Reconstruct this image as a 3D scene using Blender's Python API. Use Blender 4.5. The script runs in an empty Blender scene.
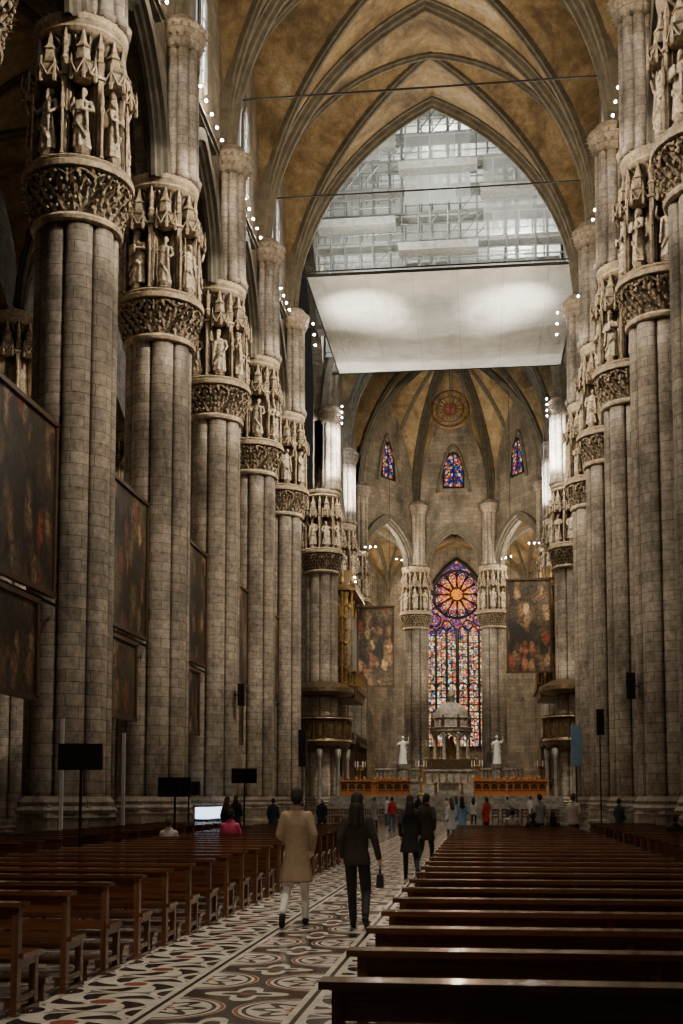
import bpy, math, random
from mathutils import Vector, Matrix
random.seed(7)
C=bpy.context; COL=C.scene.collection
pi=math.pi; sin=math.sin; cos=math.cos

# ------------------------------------------------------------ node helpers
def isock(v): return isinstance(v,bpy.types.NodeSocket)
def put(nt,sock,v):
    if isock(v): nt.links.new(v,sock)
    elif v is not None:
        sock.default_value=v
def newmat(name):
    m=bpy.data.materials.new(name); m.use_nodes=True
    nt=m.node_tree; nt.nodes.clear()
    out=nt.nodes.new('ShaderNodeOutputMaterial'); p=nt.nodes.new('ShaderNodeBsdfPrincipled')
    nt.links.new(p.outputs[0],out.inputs[0]); return m,nt,p,out
def mth(nt,op,a,b=None,c=None):
    n=nt.nodes.new('ShaderNodeMath'); n.operation=op
    put(nt,n.inputs[0],a)
    if b is not None: put(nt,n.inputs[1],b)
    if c is not None: put(nt,n.inputs[2],c)
    return n.outputs[0]
def coords(nt):
    t=nt.nodes.new('ShaderNodeTexCoord'); s=nt.nodes.new('ShaderNodeSeparateXYZ')
    nt.links.new(t.outputs['Object'],s.inputs[0]); return t.outputs['Object'],s.outputs[0],s.outputs[1],s.outputs[2]
def comb(nt,x,y,z=0.0):
    n=nt.nodes.new('ShaderNodeCombineXYZ'); put(nt,n.inputs[0],x); put(nt,n.inputs[1],y); put(nt,n.inputs[2],z); return n.outputs[0]
def noise(nt,vec,scale,detail=4,rough=.6,dist=0):
    n=nt.nodes.new('ShaderNodeTexNoise'); put(nt,n.inputs['Vector'],vec)
    n.inputs['Scale'].default_value=scale; n.inputs['Detail'].default_value=detail
    n.inputs['Roughness'].default_value=rough; n.inputs['Distortion'].default_value=dist
    return n.outputs['Fac']
def ramp(nt,fac,stops,interp='LINEAR'):
    n=nt.nodes.new('ShaderNodeValToRGB'); put(nt,n.inputs[0],fac); cr=n.color_ramp; cr.interpolation=interp
    while len(cr.elements)>1: cr.elements.remove(cr.elements[-1])
    cr.elements[0].position=stops[0][0]; cr.elements[0].color=(*stops[0][1],1)
    for p,c in stops[1:]:
        e=cr.elements.new(p); e.color=(*c,1)
    return n.outputs[0]
def mix(nt,f,a,b,mode='MIX'):
    n=nt.nodes.new('ShaderNodeMix'); n.data_type='RGBA'; n.blend_type=mode
    put(nt,n.inputs[0],f)
    put(nt,n.inputs[6],a if isock(a) else (*a,1)); put(nt,n.inputs[7],b if isock(b) else (*b,1))
    return n.outputs[2]
def bump(nt,p,h,strength=.4,dist=.05):
    n=nt.nodes.new('ShaderNodeBump'); n.inputs['Strength'].default_value=strength; n.inputs['Distance'].default_value=dist
    put(nt,n.inputs['Height'],h); nt.links.new(n.outputs[0],p.inputs['Normal'])
def objrand(nt):
    return nt.nodes.new('ShaderNodeObjectInfo').outputs['Random']
def whash(nt,a,b):
    n=nt.nodes.new('ShaderNodeTexWhiteNoise'); n.noise_dimensions='2D'; put(nt,n.inputs['Vector'],comb(nt,a,b)); return n.outputs['Value']

def stone_mat(name,c1,c2,mortar,cyl=True,bw=.95,rh=.44,rough=.75,R=1.3):
    m,nt,p,o=newmat(name); v,x,y,z=coords(nt); rnd=objrand(nt)
    if cyl:
        a=mth(nt,'MULTIPLY',mth(nt,'ARCTAN2',y,x),R)
        bv=comb(nt,mth(nt,'ADD',a,mth(nt,'MULTIPLY',rnd,3.0)),z)
    else:
        bv=comb(nt,mth(nt,'ADD',x,y),z)
    b=nt.nodes.new('ShaderNodeTexBrick'); put(nt,b.inputs['Vector'],bv)
    b.inputs['Color1'].default_value=(*c1,1); b.inputs['Color2'].default_value=(*c2,1); b.inputs['Mortar'].default_value=(*mortar,1)
    b.inputs['Scale'].default_value=1; b.inputs['Mortar Size'].default_value=.014; b.inputs['Mortar Smooth'].default_value=.4
    b.inputs['Brick Width'].default_value=bw; b.inputs['Row Height'].default_value=rh; b.offset=.5
    rv=comb(nt,mth(nt,'ADD',x,mth(nt,'MULTIPLY',rnd,31.0)),y,mth(nt,'MULTIPLY',z,.4))
    n1=noise(nt,rv,.6,6,.66,.2); n2=noise(nt,v,5,5,.7)
    stain=ramp(nt,n1,[(.33,(.34,.32,.30)),(.46,(.74,.72,.69)),(.59,(1.08,1.04,.99)),(.70,(1.4,1.3,1.2))])
    c=mix(nt,1.0,b.outputs['Color'],stain,'MULTIPLY')
    fine=ramp(nt,n2,[(.3,(.55,.53,.51)),(.65,(1.2,1.18,1.15))])
    c=mix(nt,1.0,c,fine,'MULTIPLY')
    if cyl:   # shade painted into the colour of the grooves between the clustered shafts
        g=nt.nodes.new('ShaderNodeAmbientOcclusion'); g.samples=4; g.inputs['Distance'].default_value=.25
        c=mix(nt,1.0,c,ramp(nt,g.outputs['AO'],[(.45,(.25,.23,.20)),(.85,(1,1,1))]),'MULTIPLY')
    nt.links.new(c,p.inputs['Base Color']); p.inputs['Roughness'].default_value=rough
    h=mth(nt,'ADD',mth(nt,'MULTIPLY',b.outputs['Fac'],-1.0),mth(nt,'MULTIPLY',n2,.8))
    bump(nt,p,h,.5,.03); return m
def plain(name,c,rough=.6,metal=0,var=.25,scale=6,bmp=.15,dist=.02,emit=0):
    m,nt,p,o=newmat(name); v,x,y,z=coords(nt)
    n=noise(nt,v,scale,5,.65)
    lo=tuple(k*(1-var) for k in c); hi=tuple(min(1,k*(1+var)) for k in c)
    nt.links.new(ramp(nt,n,[(.3,lo),(.7,hi)]),p.inputs['Base Color'])
    p.inputs['Roughness'].default_value=rough; p.inputs['Metallic'].default_value=metal
    if bmp: bump(nt,p,n,bmp,dist)
    return m
def carve_mat(name,c,lo=.05):
    m,nt,p,o=newmat(name); v,x,y,z=coords(nt)
    n=noise(nt,v,2.2,6,.7); n2=noise(nt,v,9,4,.6)
    col=ramp(nt,n,[(.3,tuple(k*.40 for k in c)),(.5,tuple(k*.85 for k in c)),(.7,tuple(k*1.3 for k in c))])
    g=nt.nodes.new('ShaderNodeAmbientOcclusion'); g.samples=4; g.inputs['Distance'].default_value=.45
    ao=ramp(nt,g.outputs['AO'],[(.25,(lo,lo*.8,lo*.6)),(.9,(1.1,1.1,1.1))])  # recess shade of the carving, multiplied into its colour
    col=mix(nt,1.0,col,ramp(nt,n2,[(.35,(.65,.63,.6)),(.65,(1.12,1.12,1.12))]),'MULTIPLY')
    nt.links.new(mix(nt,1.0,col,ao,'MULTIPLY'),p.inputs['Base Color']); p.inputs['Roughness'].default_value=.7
    bump(nt,p,n2,.4,.03); return m
def wood_mat(name,c1,c2,rough=.3,axis=0,coat=0):
    m,nt,p,o=newmat(name); v,x,y,z=coords(nt); rnd=objrand(nt)
    s=[14,14,14]; s[axis]=.8
    mp=nt.nodes.new('ShaderNodeMapping'); nt.links.new(v,mp.inputs['Vector']); mp.inputs['Scale'].default_value=s
    off=comb(nt,mth(nt,'MULTIPLY',rnd,20.),mth(nt,'MULTIPLY',rnd,9.),0.0); nt.links.new(off,mp.inputs['Location'])
    n=noise(nt,mp.outputs[0],1.5,5,.6,.6)
    c=ramp(nt,n,[(.3,c1),(.7,c2)])
    c=mix(nt,1.0,c,ramp(nt,rnd,[(0,(.75,.75,.75)),(1,(1.25,1.2,1.15))]),'MULTIPLY')
    nt.links.new(c,p.inputs['Base Color'])
    p.inputs['Coat Weight'].default_value=coat; p.inputs['Coat Roughness'].default_value=.10
    p.inputs['Roughness'].default_value=rough; bump(nt,p,n,.12,.008); return m
def emis(name,c,s):
    m,nt,p,o=newmat(name); e=nt.nodes.new('ShaderNodeEmission'); e.inputs[0].default_value=(*c,1); e.inputs[1].default_value=s
    nt.links.new(e.outputs[0],o.inputs[0]); return m

M={}
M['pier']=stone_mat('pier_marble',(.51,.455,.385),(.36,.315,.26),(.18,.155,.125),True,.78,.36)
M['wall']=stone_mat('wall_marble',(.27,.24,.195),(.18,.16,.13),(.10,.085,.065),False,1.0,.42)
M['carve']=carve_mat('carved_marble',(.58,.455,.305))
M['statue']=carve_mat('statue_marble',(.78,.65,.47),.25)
M['white']=plain('white_marble',(.78,.76,.72),.5,0,.1,6,.1,.02)
M['rib']=plain('rib_stone',(.115,.10,.072),.8,0,.4,2,.3,.04)
M['bronze']=plain('dark_bronze',(.13,.09,.05),.35,.7,.5,5,.3,.03)
M['gold']=plain('gilded_wood',(.36,.22,.08),.35,.6,.6,5,.5,.05)
M['organcase']=plain('dark_gilded_case',(.15,.095,.04),.4,.4,.8,4,.5,.05)
M['greystone']=plain('grey_stone',(.24,.22,.19),.5,0,.6,2.5,.2,.02)
M['ornate']=plain('tabernacle_marble',(.34,.30,.24),.5,0,.6,3,.3,.03)
M['iron']=plain('black_iron',(.02,.02,.02),.5,.6,.1,6,0)
M['black']=plain('black_plastic',(.015,.015,.017),.35,0,.1,6,0)
M['steel']=plain('galvanised_steel',(.28,.29,.28),.45,.5,.2,6,0)
M['plank']=plain('scaffold_plank',(.36,.35,.31),.8,0,.3,3,.1)
M['wood']=wood_mat('pew_wood',(.085,.031,.015),(.23,.095,.043),.14,0,1.0)
M['woodside']=wood_mat('pew_end_wood',(.10,.04,.02),(.26,.115,.055),.25,2,.5)
M['woodorange']=wood_mat('choir_wood',(.30,.11,.035),(.54,.22,.07),.35,0)
M['wooddark']=wood_mat('stall_wood',(.05,.028,.016),(.10,.055,.03),.45,2)
M['lamp']=emis('lamp_glow',(1,.95,.88),450)
M['screenlit']=emis('lit_panel',(.65,.8,1.0),3)
M['skin']=plain('skin',(.55,.34,.25),.5,0,.08,8,0)
M['eye']=plain('eye_dark',(.03,.02,.02),.2,0,.1,8,0)
M['lips']=plain('lips',(.40,.15,.13),.5,0,.08,8,0)

def vault_mat():
    m,nt,p,o=newmat('painted_vault'); v,x,y,z=coords(nt)
    n1=noise(nt,v,.22,8,.70,.7); n2=noise(nt,v,2.2,6,.75); n3=noise(nt,v,.9,5,.7,2.0)
    c=ramp(nt,n1,[(.33,(.075,.052,.028)),(.44,(.17,.118,.06)),(.53,(.29,.205,.105)),(.62,(.38,.29,.165)),(.72,(.48,.42,.32))])
    fine=ramp(nt,n2,[(.3,(.55,.53,.5)),(.7,(1.2,1.2,1.18))])
    c=mix(nt,1.0,c,fine,'MULTIPLY')
    vein=mth(nt,'LESS_THAN',mth(nt,'ABSOLUTE',mth(nt,'SUBTRACT',n3,.5)),.010)
    c=mix(nt,mth(nt,'MULTIPLY',vein,.4),c,(.05,.035,.02))
    nt.links.new(c,p.inputs['Base Color']); p.inputs['Roughness'].default_value=.85
    bump(nt,p,n2,.2,.05); return m
M['vault']=vault_mat()

def floor_mat():
    m,nt,p,o=newmat('inlaid_marble_floor'); v,x,y,z=coords(nt)
    def cell(u,per,off=0.0):
        q=mth(nt,'DIVIDE',mth(nt,'ADD',u,off),per)
        return mth(nt,'MULTIPLY',mth(nt,'SUBTRACT',mth(nt,'FRACT',mth(nt,'ADD',q,100.0)),.5),per)
    def hyp(a,b): return mth(nt,'SQRT',mth(nt,'ADD',mth(nt,'MULTIPLY',a,a),mth(nt,'MULTIPLY',b,b)))
    def band(r,c,w): return mth(nt,'LESS_THAN',mth(nt,'ABSOLUTE',mth(nt,'SUBTRACT',r,c)),w)
    def AND(a,b): return mth(nt,'MULTIPLY',a,b)
    cream=(.82,.77,.68); blk=(.035,.033,.035); red=(.36,.12,.085); grey=(.28,.265,.25)
    px=cell(x,1.2,.5); py=cell(y,1.5); r=hyp(px,py); a=mth(nt,'ARCTAN2',py,px)
    ang=mth(nt,'COSINE',mth(nt,'MULTIPLY',a,8.0))
    petal=mth(nt,'LESS_THAN',r,mth(nt,'ADD',.34,mth(nt,'MULTIPLY',ang,.08)))
    c=mix(nt,petal,cream,blk)
    pet2=mth(nt,'LESS_THAN',r,mth(nt,'ADD',.24,mth(nt,'MULTIPLY',ang,.07)))
    c=mix(nt,pet2,c,cream)
    c=mix(nt,mth(nt,'LESS_THAN',r,mth(nt,'ADD',.13,mth(nt,'MULTIPLY',ang,.03))),c,red); c=mix(nt,mth(nt,'LESS_THAN',r,.05),c,cream)
    c=mix(nt,band(r,.47,.018),c,blk); c=mix(nt,band(r,.535,.018),c,red)
    c=mix(nt,mth(nt,'GREATER_THAN',r,.56),c,blk)
    cx=cell(x,1.2,1.1); cy=cell(y,1.5,.75); rc=hyp(cx,cy); ac=mth(nt,'ARCTAN2',cy,cx)
    leaf=mth(nt,'ADD',.27,mth(nt,'MULTIPLY',mth(nt,'COSINE',mth(nt,'MULTIPLY',ac,4.0)),.10))
    c=mix(nt,mth(nt,'LESS_THAN',rc,mth(nt,'ADD',leaf,.03)),c,blk)
    c=mix(nt,mth(nt,'LESS_THAN',rc,leaf),c,cream); c=mix(nt,mth(nt,'LESS_THAN',rc,mth(nt,'MULTIPLY',leaf,.6)),c,blk); c=mix(nt,mth(nt,'LESS_THAN',rc,.07),c,red)
    qx=cell(x,1.03,.93); qy=cell(y,.95); r2=hyp(qx,qy); a2=mth(nt,'ARCTAN2',qy,qx)
    s2=mth(nt,'SINE',mth(nt,'ADD',mth(nt,'MULTIPLY',a2,5.0),mth(nt,'MULTIPLY',r2,11.0)))
    d=mix(nt,mth(nt,'GREATER_THAN',s2,0.05),cream,blk)
    d=mix(nt,mth(nt,'LESS_THAN',r2,.17),d,cream); d=mix(nt,mth(nt,'LESS_THAN',r2,.11),d,red)
    d=mix(nt,mth(nt,'GREATER_THAN',r2,.44),d,grey)
    dx=cell(x,1.03,.93+.515); dy=cell(y,.95,.475); r3=hyp(dx,dy)
    d=mix(nt,mth(nt,'LESS_THAN',r3,.24),d,cream); d=mix(nt,mth(nt,'LESS_THAN',r3,.18),d,blk); d=mix(nt,mth(nt,'LESS_THAN',r3,.08),d,cream)
    d=mix(nt,band(r2,.45,.02),d,cream)
    inB=AND(mth(nt,'GREATER_THAN',x,.1),mth(nt,'LESS_THAN',x,1.3))
    c=mix(nt,inB,d,c)
    for lx,w,col in ((.1,.08,cream),(.1,.022,blk),(1.3,.08,cream),(1.3,.022,blk),(-.93,.06,cream)):
        c=mix(nt,band(x,lx,w),c,col)
    far=mth(nt,'GREATER_THAN',mth(nt,'ABSOLUTE',mth(nt,'SUBTRACT',x,.55)),1.55)
    c=mix(nt,mth(nt,'MULTIPLY',far,.75),c,(.24,.225,.205))
    n=noise(nt,v,3.0,6,.7,1.0)
    c=mix(nt,1.0,c,ramp(nt,n,[(.3,(.68,.64,.60)),(.65,(1.05,1.03,1.0))]),'MULTIPLY')
    nt.links.new(c,p.inputs['Base Color'])
    rr=ramp(nt,noise(nt,v,1.2,4,.6),[(.35,(.10,.10,.10)),(.7,(.24,.24,.24))]); nt.links.new(rr,p.inputs['Roughness'])
    return m
M['floor']=floor_mat()
def paint_mat(name,gain):
    m,nt,p,o=newmat(name); v,x,y,z=coords(nt); rnd=objrand(nt)
    off=comb(nt,mth(nt,'MULTIPLY',rnd,57.),mth(nt,'MULTIPLY',rnd,31.),mth(nt,'MULTIPLY',rnd,17.))
    va=nt.nodes.new('ShaderNodeVectorMath'); va.operation='ADD'; nt.links.new(v,va.inputs[0]); nt.links.new(off,va.inputs[1]); V=va.outputs[0]
    base=noise(nt,V,.3,3,.5,.4); G=lambda c:tuple(min(.9,k*gain) for k in c)
    c=ramp(nt,base,[(.35,G((.012,.010,.008))),(.5,G((.035,.027,.018))),(.62,G((.085,.065,.042))),(.75,G((.14,.12,.09)))])
    wn=nt.nodes.new('ShaderNodeVectorMath'); wn.operation='MULTIPLY'; nt.links.new(V,wn.inputs[0]); wn.inputs[1].default_value=(1.6,1.6,.75)
    nz=nt.nodes.new('ShaderNodeTexNoise'); nz.inputs['Scale'].default_value=2.2; nt.links.new(V,nz.inputs['Vector'])
    ad=nt.nodes.new('ShaderNodeVectorMath'); ad.operation='MULTIPLY_ADD'; nt.links.new(nz.outputs['Color'],ad.inputs[0]); ad.inputs[1].default_value=(.5,.5,.5); nt.links.new(wn.outputs[0],ad.inputs[2])
    w=nt.nodes.new('ShaderNodeTexVoronoi'); w.feature='SMOOTH_F1'; w.inputs['Scale'].default_value=1.2; w.inputs['Smoothness'].default_value=.45
    nt.links.new(ad.outputs[0],w.inputs['Vector'])
    s=nt.nodes.new('ShaderNodeSeparateColor'); nt.links.new(w.outputs['Color'],s.inputs[0])
    fig=ramp(nt,s.outputs[0],[(.1,G((.02,.015,.012))),(.32,G((.07,.042,.022))),(.42,G((.24,.15,.08))),(.52,G((.20,.035,.02))),(.60,G((.06,.05,.045))),(.70,G((.36,.24,.13))),(.80,G((.12,.08,.04)))])
    edge=noise(nt,V,1.8,5,.65,.4)
    msk=ramp(nt,mth(nt,'ADD',w.outputs['Distance'],mth(nt,'MULTIPLY',edge,.5)),[(.55,(1,1,1)),(.85,(0,0,0))])
    c=mix(nt,mth(nt,'MULTIPLY',msk,.9),c,fig)
    c=mix(nt,1.0,c,ramp(nt,noise(nt,V,5,5,.7,.3),[(.35,(.35,.34,.32)),(.65,(1.5,1.45,1.35))]),'MULTIPLY')
    nt.links.new(c,p.inputs['Base Color']); p.inputs['Roughness'].default_value=.5; return m
M['paint']=paint_mat('old_oil_painting',1.25)
M['paint2']=paint_mat('choir_oil_painting',2.1)
def glass_mat(name,scale,strength,cool=False):
    m,nt,p,o=newmat(name); v,x,y,z=coords(nt)
    vv=comb(nt,x,z)
    w=nt.nodes.new('ShaderNodeTexVoronoi'); w.inputs['Scale'].default_value=scale; nt.links.new(vv,w.inputs['Vector'])
    s=nt.nodes.new('ShaderNodeSeparateColor'); nt.links.new(w.outputs['Color'],s.inputs[0])
    pal=[(0,(.01,.03,.16)),(.25,(.08,.13,.34)),(.38,(.50,.04,.03)),(.54,(.75,.62,.55)),(.68,(.02,.03,.18)),(.82,(.8,.30,.05))]
    c=ramp(nt,s.outputs[0],pal,'CONSTANT')
    e=nt.nodes.new('ShaderNodeTexVoronoi'); e.feature='DISTANCE_TO_EDGE'; e.inputs['Scale'].default_value=scale; nt.links.new(vv,e.inputs['Vector'])
    c=mix(nt,mth(nt,'GREATER_THAN',e.outputs['Distance'],.05),(0,0,0),c)
    em=nt.nodes.new('ShaderNodeEmission'); nt.links.new(c,em.inputs[0]); em.inputs[1].default_value=strength
    nt.links.new(em.outputs[0],o.inputs[0]); return m
ZC=17.6; RO=2.75; ZL=13.0; LN=6; WW=7.4
def rose_mat():
    m,nt,p,o=newmat('stained_glass_rose'); v,x,y,z=coords(nt); vv=comb(nt,x,z)
    dz=mth(nt,'SUBTRACT',z,ZC); r=mth(nt,'SQRT',mth(nt,'ADD',mth(nt,'MULTIPLY',x,x),mth(nt,'MULTIPLY',dz,dz)))
    a=mth(nt,'ADD',mth(nt,'DIVIDE',mth(nt,'ARCTAN2',dz,x),2*pi),.5)
    def lead(t,w):
        f=mth(nt,'FRACT',t); return mth(nt,'GREATER_THAN',mth(nt,'MINIMUM',f,mth(nt,'SUBTRACT',1.0,f)),w)
    w=nt.nodes.new('ShaderNodeTexVoronoi'); w.inputs['Scale'].default_value=4.6; nt.links.new(vv,w.inputs['Vector'])
    s=nt.nodes.new('ShaderNodeSeparateColor'); nt.links.new(w.outputs['Color'],s.inputs[0])
    a12=mth(nt,'MULTIPLY',a,12.0); f=mth(nt,'ABSOLUTE',mth(nt,'SUBTRACT',mth(nt,'FRACT',a12),.5))
    t=mth(nt,'ADD',mth(nt,'DIVIDE',r,RO),mth(nt,'MULTIPLY',mth(nt,'SUBTRACT',s.outputs[2],.5),.55))
    rose=ramp(nt,t,[(0,(1.0,.30,.02)),(.30,(.85,.16,.01)),(.40,(.45,.04,.02)),(.48,(.90,.40,.09)),(.58,(.55,.07,.05)),(.66,(.18,.05,.16)),(.74,(.80,.45,.25)),(.82,(.09,.08,.24)),(.90,(.60,.10,.05)),(1.0,(.06,.05,.15))],'CONSTANT')
    rose=mix(nt,mth(nt,'GREATER_THAN',f,.42),rose,(.01,.006,.01))
    lw=WW/LN; ux=mth(nt,'DIVIDE',mth(nt,'ADD',x,WW/2),lw/2); uz=mth(nt,'DIVIDE',z,.8)
    h2=mth(nt,'ADD',mth(nt,'MULTIPLY',whash(nt,mth(nt,'FLOOR',ux),mth(nt,'FLOOR',uz)),.35),mth(nt,'MULTIPLY',s.outputs[1],.65))
    lan=ramp(nt,h2,[(0,(.02,.03,.08)),(.20,(.24,.17,.11)),(.30,(.75,.52,.28)),(.38,(.48,.05,.03)),(.46,(.82,.72,.55)),(.54,(.70,.28,.06)),(.62,(.07,.13,.24)),(.70,(.08,.20,.09)),(.77,(.50,.07,.05)),(.84,(.90,.82,.68)),(.93,(.08,.08,.22))],'CONSTANT')
    n=noise(nt,vv,7,3,.6); fine=ramp(nt,n,[(.35,(.22,.2,.2)),(.5,(.9,.88,.85)),(.65,(1.5,1.4,1.3))])
    lan=mix(nt,mth(nt,'MULTIPLY',lead(ux,.05),lead(uz,.05)),(0,0,0),lan)
    up=ramp(nt,s.outputs[0],[(0,(.04,.04,.14)),(.2,(.22,.05,.12)),(.4,(.48,.08,.05)),(.58,(.10,.09,.22)),(.70,(.70,.34,.12)),(.85,(.03,.03,.08))],'CONSTANT')
    c=mix(nt,mth(nt,'LESS_THAN',z,ZL),up,lan); c=mix(nt,mth(nt,'LESS_THAN',r,RO),c,rose)
    c=mix(nt,1.0,c,fine,'MULTIPLY')
    em=nt.nodes.new('ShaderNodeEmission'); nt.links.new(c,em.inputs[0]); em.inputs[1].default_value=1.7
    nt.links.new(em.outputs[0],o.inputs[0]); return m
M['glass']=rose_mat()
M['glassblue']=glass_mat('stained_glass_blue',4.6,1.1)
M['glassdim']=glass_mat('stained_glass_dim',1.6,.35)
M['glasspale']=emis('pale_daylight_glass',(.85,.93,1.0),8)
def cloth_mat(name,c,trans,ttr):
    m,nt,p,o=newmat(name); v,x,y,z=coords(nt)
    n=noise(nt,v,.35,5,.6,.6); col=ramp(nt,n,[(.3,tuple(k*.68 for k in c)),(.7,c)])
    d=nt.nodes.new('ShaderNodeBsdfDiffuse')
    t=nt.nodes.new('ShaderNodeBsdfTranslucent')
    if ttr==0:
        for q,pr in ((x,2.9),(y,4.5)):
            sx=mth(nt,'ABSOLUTE',mth(nt,'SUBTRACT',mth(nt,'FRACT',mth(nt,'DIVIDE',q,pr)),.5))
            col=mix(nt,mth(nt,'MULTIPLY',mth(nt,'LESS_THAN',sx,.012),.3),col,(.35,.32,.28))
        b=nt.nodes.new('ShaderNodeBump'); b.inputs['Strength'].default_value=.8; b.inputs['Distance'].default_value=.5
        nt.links.new(noise(nt,comb(nt,x,mth(nt,'MULTIPLY',y,.35)),.9,6,.62,1.4),b.inputs['Height']); nt.links.new(b.outputs[0],d.inputs['Normal'])
    nt.links.new(col,d.inputs[0]); nt.links.new(col,t.inputs[0])
    mx=nt.nodes.new('ShaderNodeMixShader'); mx.inputs[0].default_value=trans
    nt.links.new(d.outputs[0],mx.inputs[1]); nt.links.new(t.outputs[0],mx.inputs[2])
    tr=nt.nodes.new('ShaderNodeBsdfTransparent'); m2=nt.nodes.new('ShaderNodeMixShader')
    if ttr>0:
        b=nt.nodes.new('ShaderNodeTexBrick'); put(nt,b.inputs['Vector'],comb(nt,mth(nt,'ADD',x,y),z)); b.offset=.5
        b.inputs['Color1'].default_value=(ttr,ttr,ttr,1); b.inputs['Color2'].default_value=(ttr*.2,)*3+(1,); b.inputs['Mortar'].default_value=(.02,.02,.02,1)
        b.inputs['Scale'].default_value=1; b.inputs['Brick Width'].default_value=1.8; b.inputs['Row Height'].default_value=2.0; b.inputs['Mortar Size'].default_value=.05
        nt.links.new(b.outputs['Color'],m2.inputs[0])
    else: m2.inputs[0].default_value=0
    nt.links.new(mx.outputs[0],m2.inputs[1]); nt.links.new(tr.outputs[0],m2.inputs[2]); nt.links.new(m2.outputs[0],o.inputs[0]); return m
M['scrim']=cloth_mat('white_tarpaulin',(.93,.86,.74),.35,0)
M['net']=cloth_mat('debris_netting',(.80,.82,.78),.5,.6)
M['backing']=plain('dark_dome_masonry',(.10,.09,.075),.9,0,.5,.5,0)

# ------------------------------------------------------------ mesh builder
class MB:
    def __init__(s): s.v=[]; s.f=[]; s.m=[]
    def add(s,vs,fs,mi=0):
        o=len(s.v); s.v.extend([tuple(v) for v in vs]); s.f.extend([tuple(i+o for i in f) for f in fs]); s.m.extend([mi]*len(fs))
    def box(s,c,d,mi=0,rz=0,top=1.0):
        x,y,z=d[0]/2,d[1]/2,d[2]/2; vs=[]
        for k,(a,b,e) in enumerate([(-1,-1,-1),(1,-1,-1),(1,1,-1),(-1,1,-1),(-1,-1,1),(1,-1,1),(1,1,1),(-1,1,1)]):
            q=top if e>0 else 1
            X,Y=a*x*q,b*y*q; vs.append((c[0]+X*cos(rz)-Y*sin(rz),c[1]+X*sin(rz)+Y*cos(rz),c[2]+e*z))
        s.add(vs,[(0,3,2,1),(4,5,6,7),(0,1,5,4),(1,2,6,5),(2,3,7,6),(3,0,4,7)],mi)
    def lathe(s,prof,n=24,c=(0,0,0),mi=0,fn=None,a0=0,caps=True):
        vs=[];fs=[]
        for j,(r,z) in enumerate(prof):
            for i in range(n):
                t=a0+2*pi*i/n; rr=r*(fn(t,j) if fn else 1); vs.append((c[0]+rr*cos(t),c[1]+rr*sin(t),c[2]+z))
        for j in range(len(prof)-1):
            for i in range(n):
                k=(i+1)%n; fs.append((j*n+i,j*n+k,(j+1)*n+k,(j+1)*n+i))
        if caps:
            fs.append(tuple(range(n-1,-1,-1))); fs.append(tuple((len(prof)-1)*n+i for i in range(n)))
        s.add(vs,fs,mi)
    def tube(s,path,rad,n=8,mi=0,closed=False):
        vs=[];fs=[]; P=[Vector(p) for p in path]; L=len(P)
        for j in range(L):
            a=P[(j-1)%L] if (closed or j>0) else P[j]; b=P[(j+1)%L] if (closed or j<L-1) else P[j]
            t=(b-a).normalized(); up=Vector((0,0,1)) if abs(t.z)<.9 else Vector((0,1,0))
            u=t.cross(up).normalized(); w=u.cross(t); r=rad[j] if isinstance(rad,(list,tuple)) else rad
            for i in range(n):
                g=2*pi*i/n; vs.append(P[j]+u*(r*cos(g))+w*(r*sin(g)))
        for j in range(L if closed else L-1):
            jj=(j+1)%L
            for i in range(n):
                k=(i+1)%n; fs.append((j*n+i,j*n+k,jj*n+k,jj*n+i))
        if not closed: fs.append(tuple(range(n-1,-1,-1))); fs.append(tuple((L-1)*n+i for i in range(n)))
        s.add(vs,fs,mi)
    def sweep(s,path,sect,side,mi=0):
        P=[Vector(p) for p in path]; side=Vector(side).normalized(); vs=[];fs=[]; L=len(P); n=len(sect)
        for j in range(L):
            t=(P[min(j+1,L-1)]-P[max(j-1,0)]).normalized(); w=side.cross(t).normalized()
            for (a,b) in sect: vs.append(P[j]+side*a+w*b)
        for j in range(L-1):
            for i in range(n):
                k=(i+1)%n; fs.append((j*n+i,j*n+k,(j+1)*n+k,(j+1)*n+i))
        s.add(vs,fs,mi)
    def ell(s,c,r,n=12,m=8,mi=0):
        vs=[];fs=[]; vs.append((c[0],c[1],c[2]-r[2]))
        for j in range(1,m):
            p=-pi/2+pi*j/m
            for i in range(n):
                t=2*pi*i/n; vs.append((c[0]+r[0]*cos(p)*cos(t),c[1]+r[1]*cos(p)*sin(t),c[2]+r[2]*sin(p)))
        vs.append((c[0],c[1],c[2]+r[2])); T=len(vs)-1
        for i in range(n):
            k=(i+1)%n; fs.append((0,1+k,1+i)); fs.append((T,T-n+i,T-n+k))
        for j in range(m-2):
            for i in range(n):
                k=(i+1)%n; fs.append((1+j*n+i,1+j*n+k,1+(j+1)*n+k,1+(j+1)*n+i))
        s.add(vs,fs,mi)
    def cap(s,p0,p1,r0,r1,n=10):
        a=Vector(p0);b=Vector(p1); t=(b-a); t.normalize(); path=[];rad=[]
        for k in range(4):
            g=pi/2*k/3; path.append(a-t*(r0*cos(g))); rad.append(max(r0*sin(g),1e-3))
        for k in range(4):
            g=pi/2*k/3; path.append(b+t*(r1*sin(g))); rad.append(max(r1*cos(g),1e-3))
        vs=[];fs=[]; up=Vector((0,0,1)) if abs(t.z)<.9 else Vector((0,1,0)); u=t.cross(up).normalized(); w=u.cross(t)
        for p,r in zip(path,rad):
            for i in range(n):
                g=2*pi*i/n; vs.append(p+u*(r*cos(g))+w*(r*sin(g)))
        for j in range(7):
            for i in range(n):
                k=(i+1)%n; fs.append((j*n+i,j*n+k,(j+1)*n+k,(j+1)*n+i))
        fs.append(tuple(range(n-1,-1,-1))); fs.append(tuple(7*n+i for i in range(n))); s.add(vs,fs)
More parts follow.
